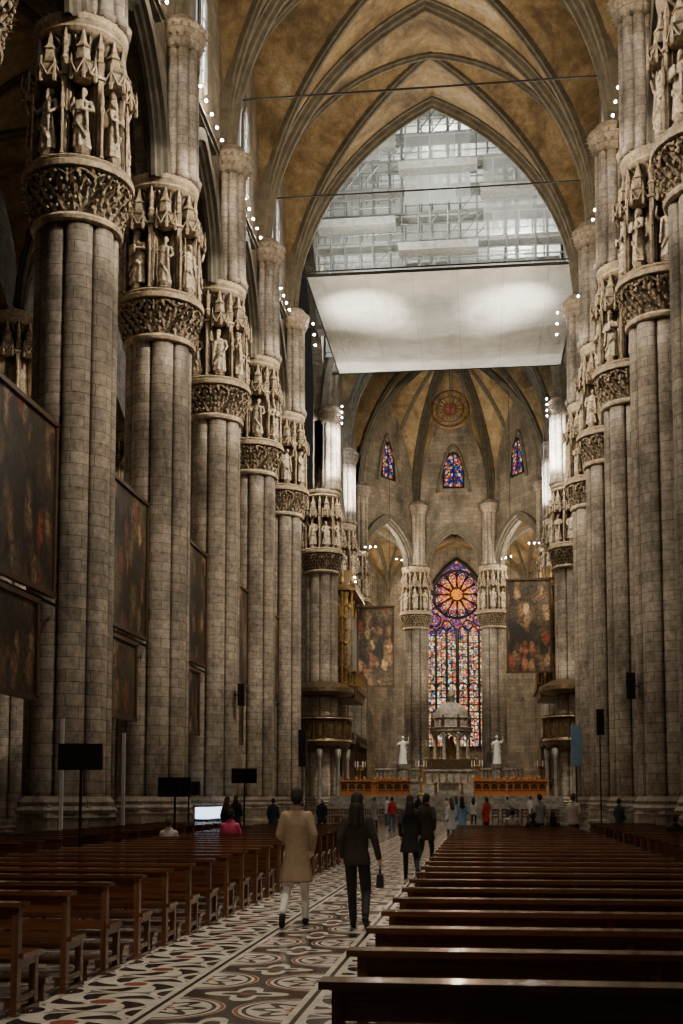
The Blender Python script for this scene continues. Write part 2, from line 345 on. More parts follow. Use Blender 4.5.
    def rings(s,R,n=20):
        vs=[];fs=[]
        for (x,y,z,a,b) in R:
            for i in range(n):
                t=2*pi*i/n; vs.append((x+a*cos(t),y+b*sin(t),z))
        for j in range(len(R)-1):
            for i in range(n):
                k=(i+1)%n; fs.append((j*n+i,j*n+k,(j+1)*n+k,(j+1)*n+i))
        fs.append(tuple(range(n-1,-1,-1))); fs.append(tuple((len(R)-1)*n+i for i in range(n))); s.add(vs,fs)
    def leaf(s,t,r0,z0,h,w,out,cx=0,cy=0,lean=0):
        vs=[];fs=[]; K=5
        for j in range(K+1):
            u=j/K; r=r0+out*u*u+(.03 if j<K else .05); z=z0+h*min(u,.92)-(.12*h if j==K else 0); ww=w*(.55+.55*sin(pi*u))*(1 if j<K else .35)*(1 if j%2 else .72)
            for q in (-1,0,1):
                rr=r+(.045 if q==0 else -.02); tt=t+(q*ww/2+lean*u)/r0; vs.append((cx+rr*cos(tt),cy+rr*sin(tt),z))
        for j in range(K):
            for q in (0,1): a=j*3+q; fs.append((a,a+1,a+4,a+3))
        s.add(vs,fs)
    def mesh(s,name,mats,smooth=False):
        me=bpy.data.meshes.new(name); me.from_pydata(s.v,[],s.f)
        for m in mats: me.materials.append(m)
        me.polygons.foreach_set('material_index',s.m)
        if smooth: me.polygons.foreach_set('use_smooth',[True]*len(s.f))
        me.update(); return me
    def obj(s,name,mats,parent=None,loc=(0,0,0),rz=0,smooth=False):
        if not isinstance(mats,(list,tuple)): mats=[mats]
        o=bpy.data.objects.new(name,s.mesh(name,mats,smooth)); COL.objects.link(o); o.location=loc; o.rotation_euler=(0,0,rz)
        if parent: o.parent=parent
        return o
def sharp(o,ang=40):
    try: o.data.set_sharp_from_angle(angle=math.radians(ang))
    except Exception: pass
def empty(name,loc=(0,0,0),rz=0,parent=None):
    o=bpy.data.objects.new(name,None); COL.objects.link(o); o.location=loc; o.rotation_euler=(0,0,rz); o.empty_display_size=.3
    if parent: o.parent=parent
    return o
def tag(o,label,cat,group=None):
    o['label']=label; o['category']=cat
    if group: o['group']=group
    return o
def st(o): o['kind']='structure'; return o
def copytree(root,loc,rz=0,scale=1):
    r=root.copy(); COL.objects.link(r); r.location=loc; r.rotation_euler=(0,0,rz); r.scale=(scale,)*3
    def rec(src,dst):
        for ch in src.children:
            c=ch.copy(); COL.objects.link(c); c.parent=dst; rec(ch,c)
    rec(root,r); return r
def blob(mb,name,voxel,mat,parent=None,loc=(0,0,0),it=2):
    me=mb.mesh('tmp',[mat]); t=bpy.data.objects.new('tmp',me); COL.objects.link(t)
    r=t.modifiers.new('r','REMESH'); r.mode='VOXEL'; r.voxel_size=voxel; r.use_smooth_shade=True
    if it:
        q=t.modifiers.new('s','SMOOTH'); q.iterations=it; q.factor=.5
    dg=C.evaluated_depsgraph_get(); ev=t.evaluated_get(dg); nm=bpy.data.meshes.new_from_object(ev)
    bpy.data.objects.remove(t); nm.name=name
    nm.materials.clear(); nm.materials.append(mat)
    o=bpy.data.objects.new(name,nm); COL.objects.link(o); o.location=loc
    if parent: o.parent=parent
    return o
def spot(loc,tgt,power,ang=50,col=(1,.86,.68),blend=.6,rad=.15):
    l=bpy.data.lights.new('spot','SPOT'); l.energy=power; l.color=col; l.spot_size=math.radians(ang); l.spot_blend=blend; l.shadow_soft_size=rad
    o=bpy.data.objects.new('spot_lamp',l); COL.objects.link(o); o.location=loc
    o.rotation_euler=(Vector(tgt)-Vector(loc)).to_track_quat('-Z','Y').to_euler(); return o
def area(loc,tgt,power,sx,sy,col=(1,.86,.68)):
    l=bpy.data.lights.new('area','AREA'); l.shape='RECTANGLE'; l.energy=power; l.color=col; l.size=sx; l.size_y=sy
    o=bpy.data.objects.new('area_fill',l); COL.objects.link(o); o.location=loc
    o.rotation_euler=(Vector(tgt)-Vector(loc)).to_track_quat('-Z','Y').to_euler(); return o
def point(loc,power,col=(1,.86,.68),rad=.2):
    l=bpy.data.lights.new('point','POINT'); l.energy=power; l.color=col; l.shadow_soft_size=rad
    o=bpy.data.objects.new('point_lamp',l); COL.objects.link(o); o.location=loc; return o

# ------------------------------------------------------------ vault profile
A_=9.3; ZS=31.5; HH=14.3; CC=(HH*HH-A_*A_)/(2*A_); RR=A_+CC
def P(u):
    u=min(1,max(0,abs(u))); return ZS+math.sqrt(max(0,RR*RR-(A_*u+CC)**2))
def Q(u,zs,h): return zs+(P(u)-ZS)/HH*h
NX=[25.4,35,44.6,54.2,63.8,73.4]; CH=[92.6,104.3,116]

mb=MB(); mb.box((0,65,-.1),(60,160,.2)); st(mb.obj('floor',M['floor']))

def groin(x0,x1,y0,y1,zs,h,n=28):
    mb=MB(); vs=[];fs=[]
    for j in range(n+1):
        for i in range(n+1):
            u=2*i/n-1; v=2*j/n-1
            vs.append(((x0+x1)/2+u*(x1-x0)/2,(y0+y1)/2+v*(y1-y0)/2,Q(min(abs(u),abs(v)),zs,h)))
    for j in range(n):
        for i in range(n):
            a=j*(n+1)+i; fs.append((a,a+1,a+n+2,a+n+1))
    mb.add(vs,fs); o=st(mb.obj('ceiling',M['vault'],smooth=True)); sharp(o,25); return o
SEC=[(-.19,.25),(-.19,-.08),(-.11,-.13),(-.07,-.27),(.07,-.27),(.11,-.13),(.19,-.08),(.19,.25)]
SECT=[(-.46,.4),(-.46,-.1),(-.31,-.14),(-.25,-.34),(-.12,-.4),(-.08,-.58),(.08,-.58),(.12,-.4),(.25,-.34),(.31,-.14),(.46,-.1),(.46,.4)]
def flipsec(sec): return [(a,-b) for a,b in sec]
ntrim=[0]
def trim(mb,mat='rib'):
    ntrim[0]+=1; return st(mb.obj('trim_%d'%ntrim[0],M[mat]))
def archpath(x0,y0,x1,y1,zs,h,n=40,drop=0):
    out=[]
    for i in range(n+1):
        u=2*i/n-1; u=math.copysign(abs(u)**.8,u)
        out.append(((x0+x1)/2+u*(x1-x0)/2,(y0+y1)/2+u*(y1-y0)/2,Q(abs(u),zs,h)-drop))
    return out
def rib(mb,x0,y0,x1,y1,zs,h,sec,drop=0):
    d=Vector((x1-x0,y1-y0,0)).normalized(); side=Vector((-d.y,d.x,0))
    pa=archpath(x0,y0,x1,y1,zs,h,40,drop)
    t=(Vector(pa[21])-Vector(pa[19])); w=side.cross(t)
    mb.sweep(pa,sec if w.z>0 else flipsec(sec),side)
for k in range(5):
    y0,y1=NX[k],NX[k+1]
    groin(-A_,A_,y0,y1,ZS,HH)
    mb=MB(); rib(mb,-A_,y0,A_,y1,ZS,HH,SEC); trim(mb); mb=MB(); rib(mb,-A_,y1,A_,y0,ZS,HH,SEC); trim(mb)
for k in range(2):
    y0,y1=CH[k],CH[k+1]
    groin(-A_,A_,y0,y1,ZS,HH)
    mb=MB(); rib(mb,-A_,y0,A_,y1,ZS,HH,SEC); trim(mb); mb=MB(); rib(mb,-A_,y1,A_,y0,ZS,HH,SEC); trim(mb)
for y in NX[1:]+CH:
    mb=MB(); rib(mb,-A_,y,A_,y,ZS,HH,SECT); trim(mb)
for sx in (-1,1):
    for k in range(5):
        y0,y1=NX[k],NX[k+1]
        for (xa,xb,h) in ((9.9,19.2,5.8),(19.2,28.8,4.5)):
            z=25.2 if xa<10 else 22
            groin(min(sx*xa,sx*xb),max(sx*xa,sx*xb),y0,y1,z,h,16)
            mb=MB()
            rib(mb,sx*xa,y0,sx*xb,y1,z,h,SEC); rib(mb,sx*xa,y1,sx*xb,y0,z,h,SEC); rib(mb,sx*xa,y1,sx*xb,y1,z,h,SEC); trim(mb)

def arch_wall(mb,A,B,zo,zt,th,n=36):
    A=Vector(A);B=Vector(B); d=(B-A).normalized(); nrm=Vector((-d.y,d.x))*th; vs=[];fs=[]
    for i in range(n+1):
        t=i/n; p=A+(B-A)*t; q=p+nrm; a,b=zo(t),zt(t)
        vs+= [(p.x,p.y,a),(p.x,p.y,b),(q.x,q.y,a),(q.x,q.y,b)]
    for i in range(n):
        k=4*i; m=k+4
        fs+=[(k,k+1,m+1,m),(k+2,m+2,m+3,k+3),(k,m,m+2,k+2),(k+1,k+3,m+3,m+1)]
    mb.add(vs,fs)
def zo_arc(L,marg=1.15,zlow=25.3,h=5.0):
    def f(t):
        d=abs(2*t-1)*L/2; hw=L/2-marg
        return zlow if d>=hw else Q(d/hw,zlow,h)
    return f
for nm,sx in (('wall_left',-1),('wall_right',1)):
    for (L_,S) in ((9.6,NX),(11.7,CH)):
        for k in range(len(S)-1):
            mb=MB(); arch_wall(mb,(sx*9.3,S[k]),(sx*9.3,S[k+1]),zo_arc(L_),lambda t:P(abs(2*t-1)),1.0 if sx<0 else -1.0)
            st(mb.obj(nm,M['wall']))
            mb=MB(); rib(mb,sx*9.45,S[k]+1.15,sx*9.45,S[k+1]-1.15,25.3,5.0,SECT); trim(mb)
            if L_<10:
                yc=(S[k]+S[k+1])/2
                mb=MB(); mb.box((sx*9.15,yc,31.15),(.5,5.2,.14)); mb.box((sx*9.2,yc,31.0),(.35,5.0,.16)); trim(mb)
    mb=MB(); mb.box((sx*29.1,48,14),(.6,56,28)); st(mb.obj('wall_outer_'+('left' if sx<0 else 'right'),M['wall']))
    mb=MB(); mb.box((sx*24,82,30),(.6,44,60)); st(mb.obj('wall_transept_'+('left' if sx<0 else 'right'),M['wall']))
    mb=MB(); mb.box((sx*17.8,104.6,14),(12.4,.5,28)); st(mb.obj('wall_transept_'+('left' if sx<0 else 'right'),M['wall']))

nwin=[0]
def window(w,h,hs,loc,rz,glass,lights=2,rose=False,frame='greystone'):
    nwin[0]+=1; r=st(empty('window_%d'%nwin[0],loc,rz)); n=16; pts=[]
    hw=w/2; H=h-hs; cc=(H*H-hw*hw)/(2*hw); R=hw+cc
    for i in range(n+1):
        x=-hw+w*i/n; pts.append((x,hs+math.sqrt(max(0,R*R-(abs(x)+cc)**2))))
    out=[(-hw,0)]+pts+[(hw,0)]
    mb=MB(); mb.add([(x,0,z) for x,z in out],[tuple(range(len(out)))]); mb.obj('glass',M[glass],r)
    t=MB(); t.tube([(x,-.08,z) for x,z in out],.035*w+.05 if not rose else .22,6,closed=True)
    def top(x): return hs+math.sqrt(max(0,R*R-(abs(x)+cc)**2))
    if not rose:
        for i in range(1,lights):
            x=-hw+w*i/lights; t.tube([(x,-.06,0),(x,-.06,top(x)-.05)],.018*w+.03,6)
        for k in range(1,4): t.tube([(-hw,-.05,hs*k/4),(hw,-.05,hs*k/4)],.02+.004*w,5)
        lw=w/lights
        for i in range(lights):
            x0=-hw+lw*i; t.tube([(x0+lw*(.5-.5*cos(pi*k/8)),-.06,hs*.8+lw*.8*sin(pi*k/8)) for k in range(9)],.03+.01*w,6)
    else:
        lw=w/lights
        for i in range(1,lights):
            x=-hw+lw*i; t.tube([(x,-.1,0),(x,-.1,ZL+.4)],.14 if i!=lights//2 else .2,6)
        for i in range(lights):
            x0=-hw+lw*i
            for q,zz in ((0,ZL),(1,ZL*.5)):
                t.tube([(x0+lw*(.5-.5*cos(pi*k/8)),-.08,zz-.3+lw*.95*sin(pi*k/8)) for k in range(9)],.08,6)
        for q,rd in ((RO,.15),(.75,.10)):
            t.tube([(q*cos(2*pi*k/40),-.1,ZC+q*sin(2*pi*k/40)) for k in range(40)],rd,6,closed=True)
        for k in range(12):
            g=2*pi*(k+.5)/12; pa=[]
            for i in range(11):
                u=i/10; rr=.8+(RO-.95)*u; ha=(pi/12)*.92*(sin(pi*min(1,u*.8+.12))**.8)
                pa.append((rr,ha))
            loop=[(rr*cos(g+ha),-.1,ZC+rr*sin(g+ha)) for rr,ha in pa]+[(rr*cos(g-ha),-.1,ZC+rr*sin(g-ha)) for rr,ha in reversed(pa)]
            t.tube(loop,.07,5,closed=True)
            q=.24; c=(2.1*cos(g),2.1*sin(g)); t.tube([(c[0]+q*cos(2*pi*j/10),-.1,ZC+c[1]+q*sin(2*pi*j/10)) for j in range(10)],.05,5,closed=True)
            g3=2*pi*k/12; q=.2; c=(2.45*cos(g3),2.45*sin(g3)); t.tube([(c[0]+q*cos(2*pi*j/10),-.1,ZC+c[1]+q*sin(2*pi*j/10)) for j in range(10)],.05,5,closed=True)
        for sx in (-1,1):
            for (cx,cz,q) in ((2.6,14.6,.75),(1.2,14.0,.55),(3.0,16.3,.45)):
                t.tube([(sx*cx+q*cos(2*pi*k/20),-.1,cz+q*sin(2*pi*k/20)) for k in range(20)],.09,6,closed=True)
        for k in range(1,16): t.tube([(-hw,-.05,ZL*k/16),(hw,-.05,ZL*k/16)],.035,5)
    t.obj('tracery',M[frame],r); return r
for sx in (-1,1):
    for k in range(5):
        yc=(NX[k]+NX[k+1])/2
        window(1.3,4.6,3.4,(sx*9.24,yc,32.8),-sx*pi/2 if sx>0 else pi/2,'glasspale')
for k in range(5):
    yc=(NX[k]+NX[k+1])/2; window(4,15,11,(-28.7,yc,6),pi/2,'glassdim',4)

# ---------------- apse
AP=[(-9.3,116),(-4,125),(4,125),(9.3,116)]
def webz(s,t): return P(s*(.5+.5*abs(t)))
for k in range(3):
    A=Vector(AP[k]);B=Vector(AP[k+1]); O=Vector((0,116)); n=20; vs=[];fs=[]
    for j in range(n+1):
        for i in range(n+1):
            s=j/n; t=2*i/n-1; p=O+((A+B)/2+(B-A)/2*t-O)*s; vs.append((p.x,p.y,webz(s,t)))
    for j in range(n):
        for i in range(n):
            a=j*(n+1)+i; fs.append((a,a+1,a+n+2,a+n+1))
    mb=MB(); mb.add(vs,fs); o=st(mb.obj('ceiling',M['vault'],smooth=True)); sharp(o,25)
    def rp(mb,t,s0=0.0,sec=SEC):
        e=(A+B)/2+(B-A)/2*t; pa=[]
        for j in range(25):
            s=s0+(1-s0)*j/24; p=O+(e-O)*s; pa.append((p.x,p.y,webz(s,t)-.02))
        d=(e-O).normalized(); side=Vector((-d.y,d.x,0)); w=side.cross(Vector(pa[1])-Vector(pa[0]))
        mb.sweep(pa,sec if w.z>0 else flipsec(sec),side)
    for t in (-1,0,1): mb=MB(); rp(mb,t,0,SECT if abs(t)==1 else SEC); trim(mb)
    mb=MB(); rp(mb,-.5,.35); trim(mb); mb=MB(); rp(mb,.5,.35); trim(mb)
    L=(B-A).length; mb=MB()
    arch_wall(mb,A,B,zo_arc(L,.9,25.3,4.6),lambda t:webz(1,2*t-1),.9)
    st(mb.obj('wall_apse',M['wall']))
    mb=MB(); d=(B-A).normalized(); A2=A+d*.9; B2=B-d*.9
    rib(mb,A2.x,A2.y,B2.x,B2.y,25.3,4.6,SECT); trim(mb)
    nrm=Vector((-d.y,d.x)); mid=(A+B)/2-nrm*.08
    window(2.1,3.7,2.1,(mid.x,mid.y,34.0),math.atan2(d.y,d.x),'glassblue',2,frame='iron')
    g=MB()
    def hood(q):
        u=(q-.5)*3.4; return (mid.x+d.x*u-nrm.x*.1,mid.y+d.y*u-nrm.y*.1,33.5+(5.0*(1-abs(2*q-1)**1.8)))
    g.tube([hood(i/16) for i in range(17)],.16,6); trim(g)
IP=[(-9.6,104.3),(-9.6,116),(-4,125.6),(4,125.6),(9.6,116),(9.6,104.3)]
OP=[(-19.2,104.9),(-19.2,120),(-8,139),(8,139),(19.2,120),(19.2,104.9)]
for k in range(5):
    a,b,c,d=[Vector(q) for q in (IP[k],IP[k+1],OP[k+1],OP[k])]; n=16; vs=[];fs=[]
    for j in range(n+1):
        for i in range(n+1):
            u=i/n; v=j/n; p=(a*(1-u)+b*u)*(1-v)+(d*(1-u)+c*u)*v
            vs.append((p.x,p.y,Q(min(abs(2*u-1),abs(2*v-1)),25.0,5.6)))
    for j in range(n):
        for i in range(n):
            q=j*(n+1)+i; fs.append((q,q+1,q+n+2,q+n+1))
    mb=MB(); mb.add(vs,fs); o=st(mb.obj('ceiling',M['vault'],smooth=True)); sharp(o,25)
    mb=MB(); rib(mb,a.x,a.y,c.x,c.y,25,5.6,SEC); rib(mb,b.x,b.y,d.x,d.y,25,5.6,SEC); rib(mb,b.x,b.y,c.x,c.y,25,5.6,SEC); trim(mb)
    mb=MB(); arch_wall(mb,OP[k],OP[k+1],lambda t:0,lambda t:31.5,.8,4); st(mb.obj('wall_ambulatory',M['wall']))
window(WW,21.7,15.0,(0,138.8,7.4),0,'glass',LN,True,'iron')

# ---------------- crossing upper drum
mb=MB()
arch_wall(mb,(-9.3,93.0),(9.3,93.0),lambda t:P(abs(2*t-1)),lambda t:62,.8)
st(mb.obj('wall_crossing_east',M['backing']))
for sx in (-1,1):
    mb=MB(); arch_wall(mb,(sx*9.5,74),(sx*9.5,93),lambda t:Q(abs(2*t-1),31.5,13),lambda t:62,.8*(1 if sx<0 else -1)); st(mb.obj('wall_crossing_'+('left' if sx<0 else 'right'),M['wall']))
mb=MB(); mb.box((0,83.5,62.2),(20,20,.4)); st(mb.obj('ceiling',M['plank']))

# ---------------- piers
def lobes(t,j): return .85+.15*abs(cos(4*t))**.42
def build_pier(name):
    r=empty(name)
    b=MB(); b.lathe([(1.6,0),(1.6,.5),(1.52,.58),(1.52,1.0),(1.56,1.1),(1.5,1.22),(1.42,1.3),(1.46,1.42),(1.38,1.55),(1.33,1.7)],8,a0=pi/8)
    b.lathe([(1.45,1.2),(1.5,1.32),(1.4,1.45),(1.42,1.55),(1.30,1.72)],48); b.obj('base',M['pier'],r)
    s=MB(); s.lathe([(1.30,1.65),(1.29,8),(1.28,14),(1.27,19.2)],160,fn=lobes); o=s.obj('shaft',M['pier'],r,smooth=True); sharp(o,45)
    rg=random.Random(3)
    c=MB()
    c.lathe([(1.24,18.95),(1.38,19.0),(1.42,19.1),(1.36,19.2),(1.26,19.25)],64)
    c.lathe([(1.14,19.0),(1.18,19.5),(1.26,20.0),(1.40,20.5)],48)
    for row,(z,r0,o_,w,n) in enumerate(((19.22,1.24,.20,.24,26),(19.46,1.28,.24,.24,26),(19.70,1.33,.27,.25,26),(19.94,1.40,.27,.25,26),(20.18,1.47,.20,.22,32))):
        for i in range(n):
            j=rg.uniform(-.02,.02); t=2*pi*(i+.5*(row%2))/n+j
            c.leaf(t,r0,z+rg.uniform(-.03,.03),.32 if row<4 else .28,w,o_+rg.uniform(-.05,.06),lean=rg.uniform(-.14,.14))
            c.ell(((r0+.17)*cos(t+.12),(r0+.17)*sin(t+.12),z+.16),(.05,.05,.06),6,4)
    for i in range(12):
        t=2*pi*i/12; c.tube([((1.60+.02*sin(pi*k/6))*cos(t+(k/6-.5)*.5),(1.60+.02*sin(pi*k/6))*sin(t+(k/6-.5)*.5),20.22+.2*sin(pi*k/6)) for k in range(7)],.035,5)
        c.lathe([(.01,19.98),(.06,20.08),(.035,20.16),(.05,20.3)],6,(1.60*cos(t+.26),1.60*sin(t+.26),0))
    c.lathe([(1.58,20.45),(1.72,20.5),(1.74,20.66),(1.66,20.72),(1.69,20.8),(1.6,20.88),(1.0,20.9)],48)
    c.lathe([(.78,20.8),(.78,24.5)],32)
    for i in range(8):
        t=2*pi*i/8; t2=t+pi/8
        x,y=1.34*cos(t),1.34*sin(t)
        c.lathe([(.28,20.85),(.32,20.93),(.24,20.98),(.28,21.15)],8,(x,y,0))
        c.lathe([(.30,23.34),(.44,23.40),(.44,23.46),(.37,23.5),(.37,23.78),(.43,23.84),(.26,23.92),(.21,24.3),(.26,24.34),(.12,24.55),(.03,25.0)],6,(x,y,0),a0=t)
        for g in (-1,0,1):
            tt=t+g*pi/3; xx,yy=x+.41*cos(tt),y+.41*sin(tt); c.lathe([(.05,23.2),(.07,23.34),(.05,23.5),(.06,23.7),(.005,24.05)],5,(xx,yy,0))
            c.tube([(x+.42*cos(t+(g-.5+k/6)*pi/3)*1.02,y+.42*sin(t+(g-.5+k/6)*pi/3)*1.02,23.36+.42*(1-abs(2*k/6-1))) for k in range(7)],.032,5)
        x,y=1.36*cos(t2),1.36*sin(t2)
        c.box((x,y,22.2),(.17,.17,2.7),rz=t2); c.box((x,y,23.5),(.28,.28,.1),rz=t2); c.lathe([(.13,23.5),(.13,23.95),(.17,24.0),(.1,24.1),(.09,24.4),(.12,24.45),(.01,25.1)],6,(x,y,0))
        xx,yy=1.54*cos(t2),1.54*sin(t2); c.lathe([(.09,20.9),(.05,21.0),(.045,22.3),(.09,22.4),(.06,22.55),(.07,22.7),(.01,23.2)],6,(xx,yy,0))
        for g in (-1,1): c.leaf(t2+g*.12,.95,23.9,.5,.2,.3); c.box((1.05*cos(t2+g*.1),1.05*sin(t2+g*.1),22.4),(.5,.06,3.0),rz=t2)
    c.lathe([(.95,24.3),(1.08,24.5),(1.16,24.8),(1.34,24.95),(1.42,25.05),(1.38,25.15),(1.46,25.3),(1.48,25.45),(1.3,25.55),(.8,25.65)],64)
    for i in range(36): c.leaf(2*pi*i/36,1.08,24.5,.42,.15,.26,lean=rg.uniform(-.05,.05))
    for i in range(32): c.leaf(2*pi*i/32,1.34,25.2,.4,.15,.12)
    c.obj('capital',M['carve'],r)
    return r
pier=build_pier('nave_pier')
LP='tall clustered grey-beige marble pier with carved niche capital'
u=MB(); u.lathe([(.80,25.5),(.85,25.8),(.72,26),(.70,31.0),(.76,31.1),(.82,31.25),(.86,31.4)],96,fn=lambda t,j:.80+.22*abs(cos(4*t))**.5)
u.lathe([(.72,31.0),(.9,31.45),(1.0,31.8),(1.02,31.95),(.9,32.0),(.6,32.4)],48)
for row in (0,1):
    for i in range(20): u.leaf(2*pi*(i+.5*row)/20,.72+.1*row,31.05+.35*row,.45,.2,.24)
um=u.mesh('upper_shaft',[M['pier']],True)
def build_statue(kind):
    s=MB(); k=kind%3
    wd=1.0+.12*(kind%2); hp=.05*(1 if kind<3 else -1)
    s.rings([(0,0,0,.27*wd,.22),(0,0,.12,.25*wd,.21),(hp*.5,.0,.6,.21*wd,.18),(hp,0,1.0,.21*wd,.17),(hp*.5,0,1.2,.18,.14),(0,0,1.42,.23,.14),(0,0,1.54,.10,.09)],16)
    for i in range(8):
        t=2*pi*i/8; s.cap((.24*wd*cos(t),.2*sin(t),.03),(.15*cos(t)+hp,.12*sin(t),1.1),.06,.025,6)
    hx=-hp
    s.cap((0,0,1.5),(hx*.6,.01,1.64),.055,.05); s.ell((hx,.03,1.75),(.085,.105,.125)); s.ell((hx,-.02,1.77),(.10,.10,.12)); s.cap((hx,.13,1.74),(hx,.14,1.71),.02,.02,6)
    if kind!=1: s.cap((hx,.1,1.65),(hx,.14,1.50),.06,.03,8)
    A={0:[((-.24,0,1.41),(-.33,.04,1.15),(-.1,.26,1.12)),((.24,0,1.41),(.32,.08,1.2),(.1,.28,1.25))],
       1:[((-.24,0,1.41),(-.36,.1,1.5),(-.3,.22,1.78)),((.24,0,1.41),(.33,.02,1.15),(.28,.18,.95))],
       2:[((-.24,0,1.41),(-.33,.0,1.15),(-.28,.2,1.0)),((.24,0,1.41),(.38,.1,1.25),(.36,.25,1.35))]}[k]
    if kind>2: A=[tuple((-p[0],p[1],p[2]) for p in q) for q in A]
    for a,b,c in A: s.cap(a,b,.075,.06); s.cap(b,c,.06,.04); s.ell(c,(.045,.045,.055),8,6)
    sg=1 if kind<3 else -1
    s.cap((-.2*sg,-.08,1.38),(.15*sg,.16,.7),.07,.06); s.cap((-.15*sg,.13,1.33),(-.22*sg,.2,.5),.06,.04); s.cap((.1*sg,.2,.75),(-.18*sg,.2,.3),.05,.04)
    if k==2: s.cap((.38*sg,.27,.05),(.36*sg,.25,1.95),.025,.025,6)
    if k==0: s.box((0,.29,1.2),(.24,.08,.3))
    if kind==4: s.ell((hx,-.02,1.9),(.12,.12,.1))
    if kind==3: s.lathe([(.02,1.85),(.13,1.88),(.11,2.0),(.02,2.18)],8,(hx,0,0))
    return blob(s,'niche_statue',.024,M['statue'],it=1)
sts=[build_statue(k) for k in range(6)]
LS=['carved marble saint holding a book in a pier niche','carved marble saint with one arm raised in a pier niche','carved marble saint holding a staff in a pier niche']*2
first=True
def place_pier(x,y,ang=0,up=None):
    global first
    if first: p=pier; p.location=(x,y,0); p.rotation_euler=(0,0,ang); first=False
    else:
        p=copytree(pier_src,(x,y,0),ang)
    tag(p,LP,'column','nave piers')
    if up:
        o=bpy.data.objects.new('upper_shaft',um); COL.objects.link(o); o.parent=p
        v=Matrix.Rotation(-ang,3,'Z')@Vector((up[0]-x,up[1]-y,0)); o.location=v
    for i in range(8):
        t=ang+2*pi*i/8; k=random.randrange(6); s=bpy.data.objects.new('niche_statue',sts[k].data); COL.objects.link(s)
        q=random.uniform(.96,1.1)
        s.location=(x+1.36*cos(t),y+1.36*sin(t),21.14); s.rotation_euler=(0,0,t-pi/2+random.uniform(-.5,.5)); s.scale=(q*random.uniform(.95,1.15),q,q)
        tag(s,LS[k],'statue','niche statues on the pier capitals')
pier_src=copytree(pier,(0,0,0))
for sx in (-1,1):
    for y in NX+CH:
        place_pier(sx*9.6,y,pi/8 if sx<0 else 0,(sx*8.85,y))
    place_pier(sx*4.0,125,0,(sx*3.7,124.3))
for o in sts: bpy.data.objects.remove(o)
for sx in (-1,1):
    for y in NX:
        p=copytree(pier_src,(sx*19.2,y,-1.0)); tag(p,'clustered marble pier between the side aisles','column','aisle piers')
for ch in list(pier_src.children): bpy.data.objects.remove(ch)
bpy.data.objects.remove(pier_src)

for y in NX[1:]:
    mb=MB(); mb.tube([(-9.25,y,34.9),(9.25,y,34.9)],.05,8)
    tag(mb.obj('tie_rod',M['iron']),'dark iron tie rod spanning the nave arch','tie rod','nave tie rods')

# tarpaulin + scaffold
mb=MB(); n=64; vs=[];fs=[]
for j in range(n+1):
    for i in range(n+1):
        u=i/n*2-1; v=j/n; x=u*8.65+.45; y=74.3+v*18; wn=(1-u*u)*sin(pi*v)
        vs.append((x,y,35.0-.55*wn+.12*sin(9*u+3*v)*wn+.05*sin(23*v+4*u)*wn+.03*sin(37*u+11*v)*wn))
for j in range(n):
    for i in range(n):
        a=j*(n+1)+i; fs.append((a,a+1,a+n+2,a+n+1))
mb.add(vs,fs); r=empty('protective_tarpaulin',(0,0,0)); mb.obj('sheet',M['scrim'],r,smooth=True)
e=MB()
for y in (74.3,92.3): e.tube([(-9.2,y,35.05),(9.25,y,35.05)],.10,8)
for x in (-8.2,9.1): e.tube([(x,74.3,35.05),(x,92.3,35.05)],.08,8)
e.obj('edge_cable',M['iron'],r)
tag(r,'large cream tarpaulin stretched flat under the dome crossing','tarpaulin')
pm=MB(); pm.tube([(0,0,0),(0,0,24)],.06,6); pm=pm.mesh('pole',[M['steel']])
lm=MB(); lm.tube([(-8.9,0,0),(8.9,0,0)],.05,6); lm=lm.mesh('ledger',[M['steel']])
dm=MB(); dm.box((0,0,0),(17.6,1.3,.14)); dm.box((0,-.6,.2),(17.6,.04,.22)); dm=dm.mesh('deck',[M['plank']])
dh=MB(); dh.box((0,0,0),(5.6,1.3,.16)); dh.box((0,-.6,.3),(5.6,.04,.4)); dh=dh.mesh('deck',[M['plank']])
gm=MB(); gm.tube([(0,0,0),(1.6,0,2.0)],.05,6); gm=gm.mesh('brace',[M['steel']])
tm=MB(); tm.tube([(0,0,0),(0,5.2,0)],.05,6); tm=tm.mesh('transom',[M['steel']])
def part(me,nm,loc,par):
    o=bpy.data.objects.new(nm,me); COL.objects.link(o); o.parent=par; o.location=loc; return o
sc=empty('scaffolding',(0,83.6,35.15))
for i in range(18):
    for yy in (0,1.4,5.2): part(pm,'pole',(-8.82+1.04*i+.12*sin(i*3),yy,0),sc)
for k in range(12):
    for dz in (.3,.9,1.5): part(lm,'ledger',(0,0,dz+2*k),sc)
    part(lm,'ledger',(0,1.4,.8+2*k),sc); part(lm,'ledger',(0,5.2,.3+2*k),sc)
    part(dm,'deck',(0,.7,.15+2*k),sc)
    part(dh,'deck',(-5.8+5.8*(k*2%3),-.7,1.1+2*k),sc)
    if k%2: part(dm,'deck',(0,4.6,.15+2*k),sc)
    for i in range(5): part(tm,'transom',(-8.82+1.04*(3*i+1),0,.3+2*k),sc)
for k in range(11):
    for i in (0,3,6,8): part(gm,'brace',(-8.82+1.04*((i*5+k*3)%14),-.05,.3+2*k),sc)
tag(sc,'tall steel scaffolding with plank decks and white netting','scaffolding')
def net(x0,x1,y,z0,z1):
    mb=MB(); n=10; vs=[(x0+(x1-x0)*i/n,y+.05*sin(3*i+x0)-83.6,z-35.15) for z in (z0,(z0+z1)/2,z1) for i in range(n+1)]
    fs=[(j*(n+1)+i,j*(n+1)+i+1,(j+1)*(n+1)+i+1,(j+1)*(n+1)+i) for j in (0,1) for i in range(n)]
    mb.add(vs,fs); mb.obj('netting_sheet',M['net'],sc)
net(-9,9,89.9,35.5,60)
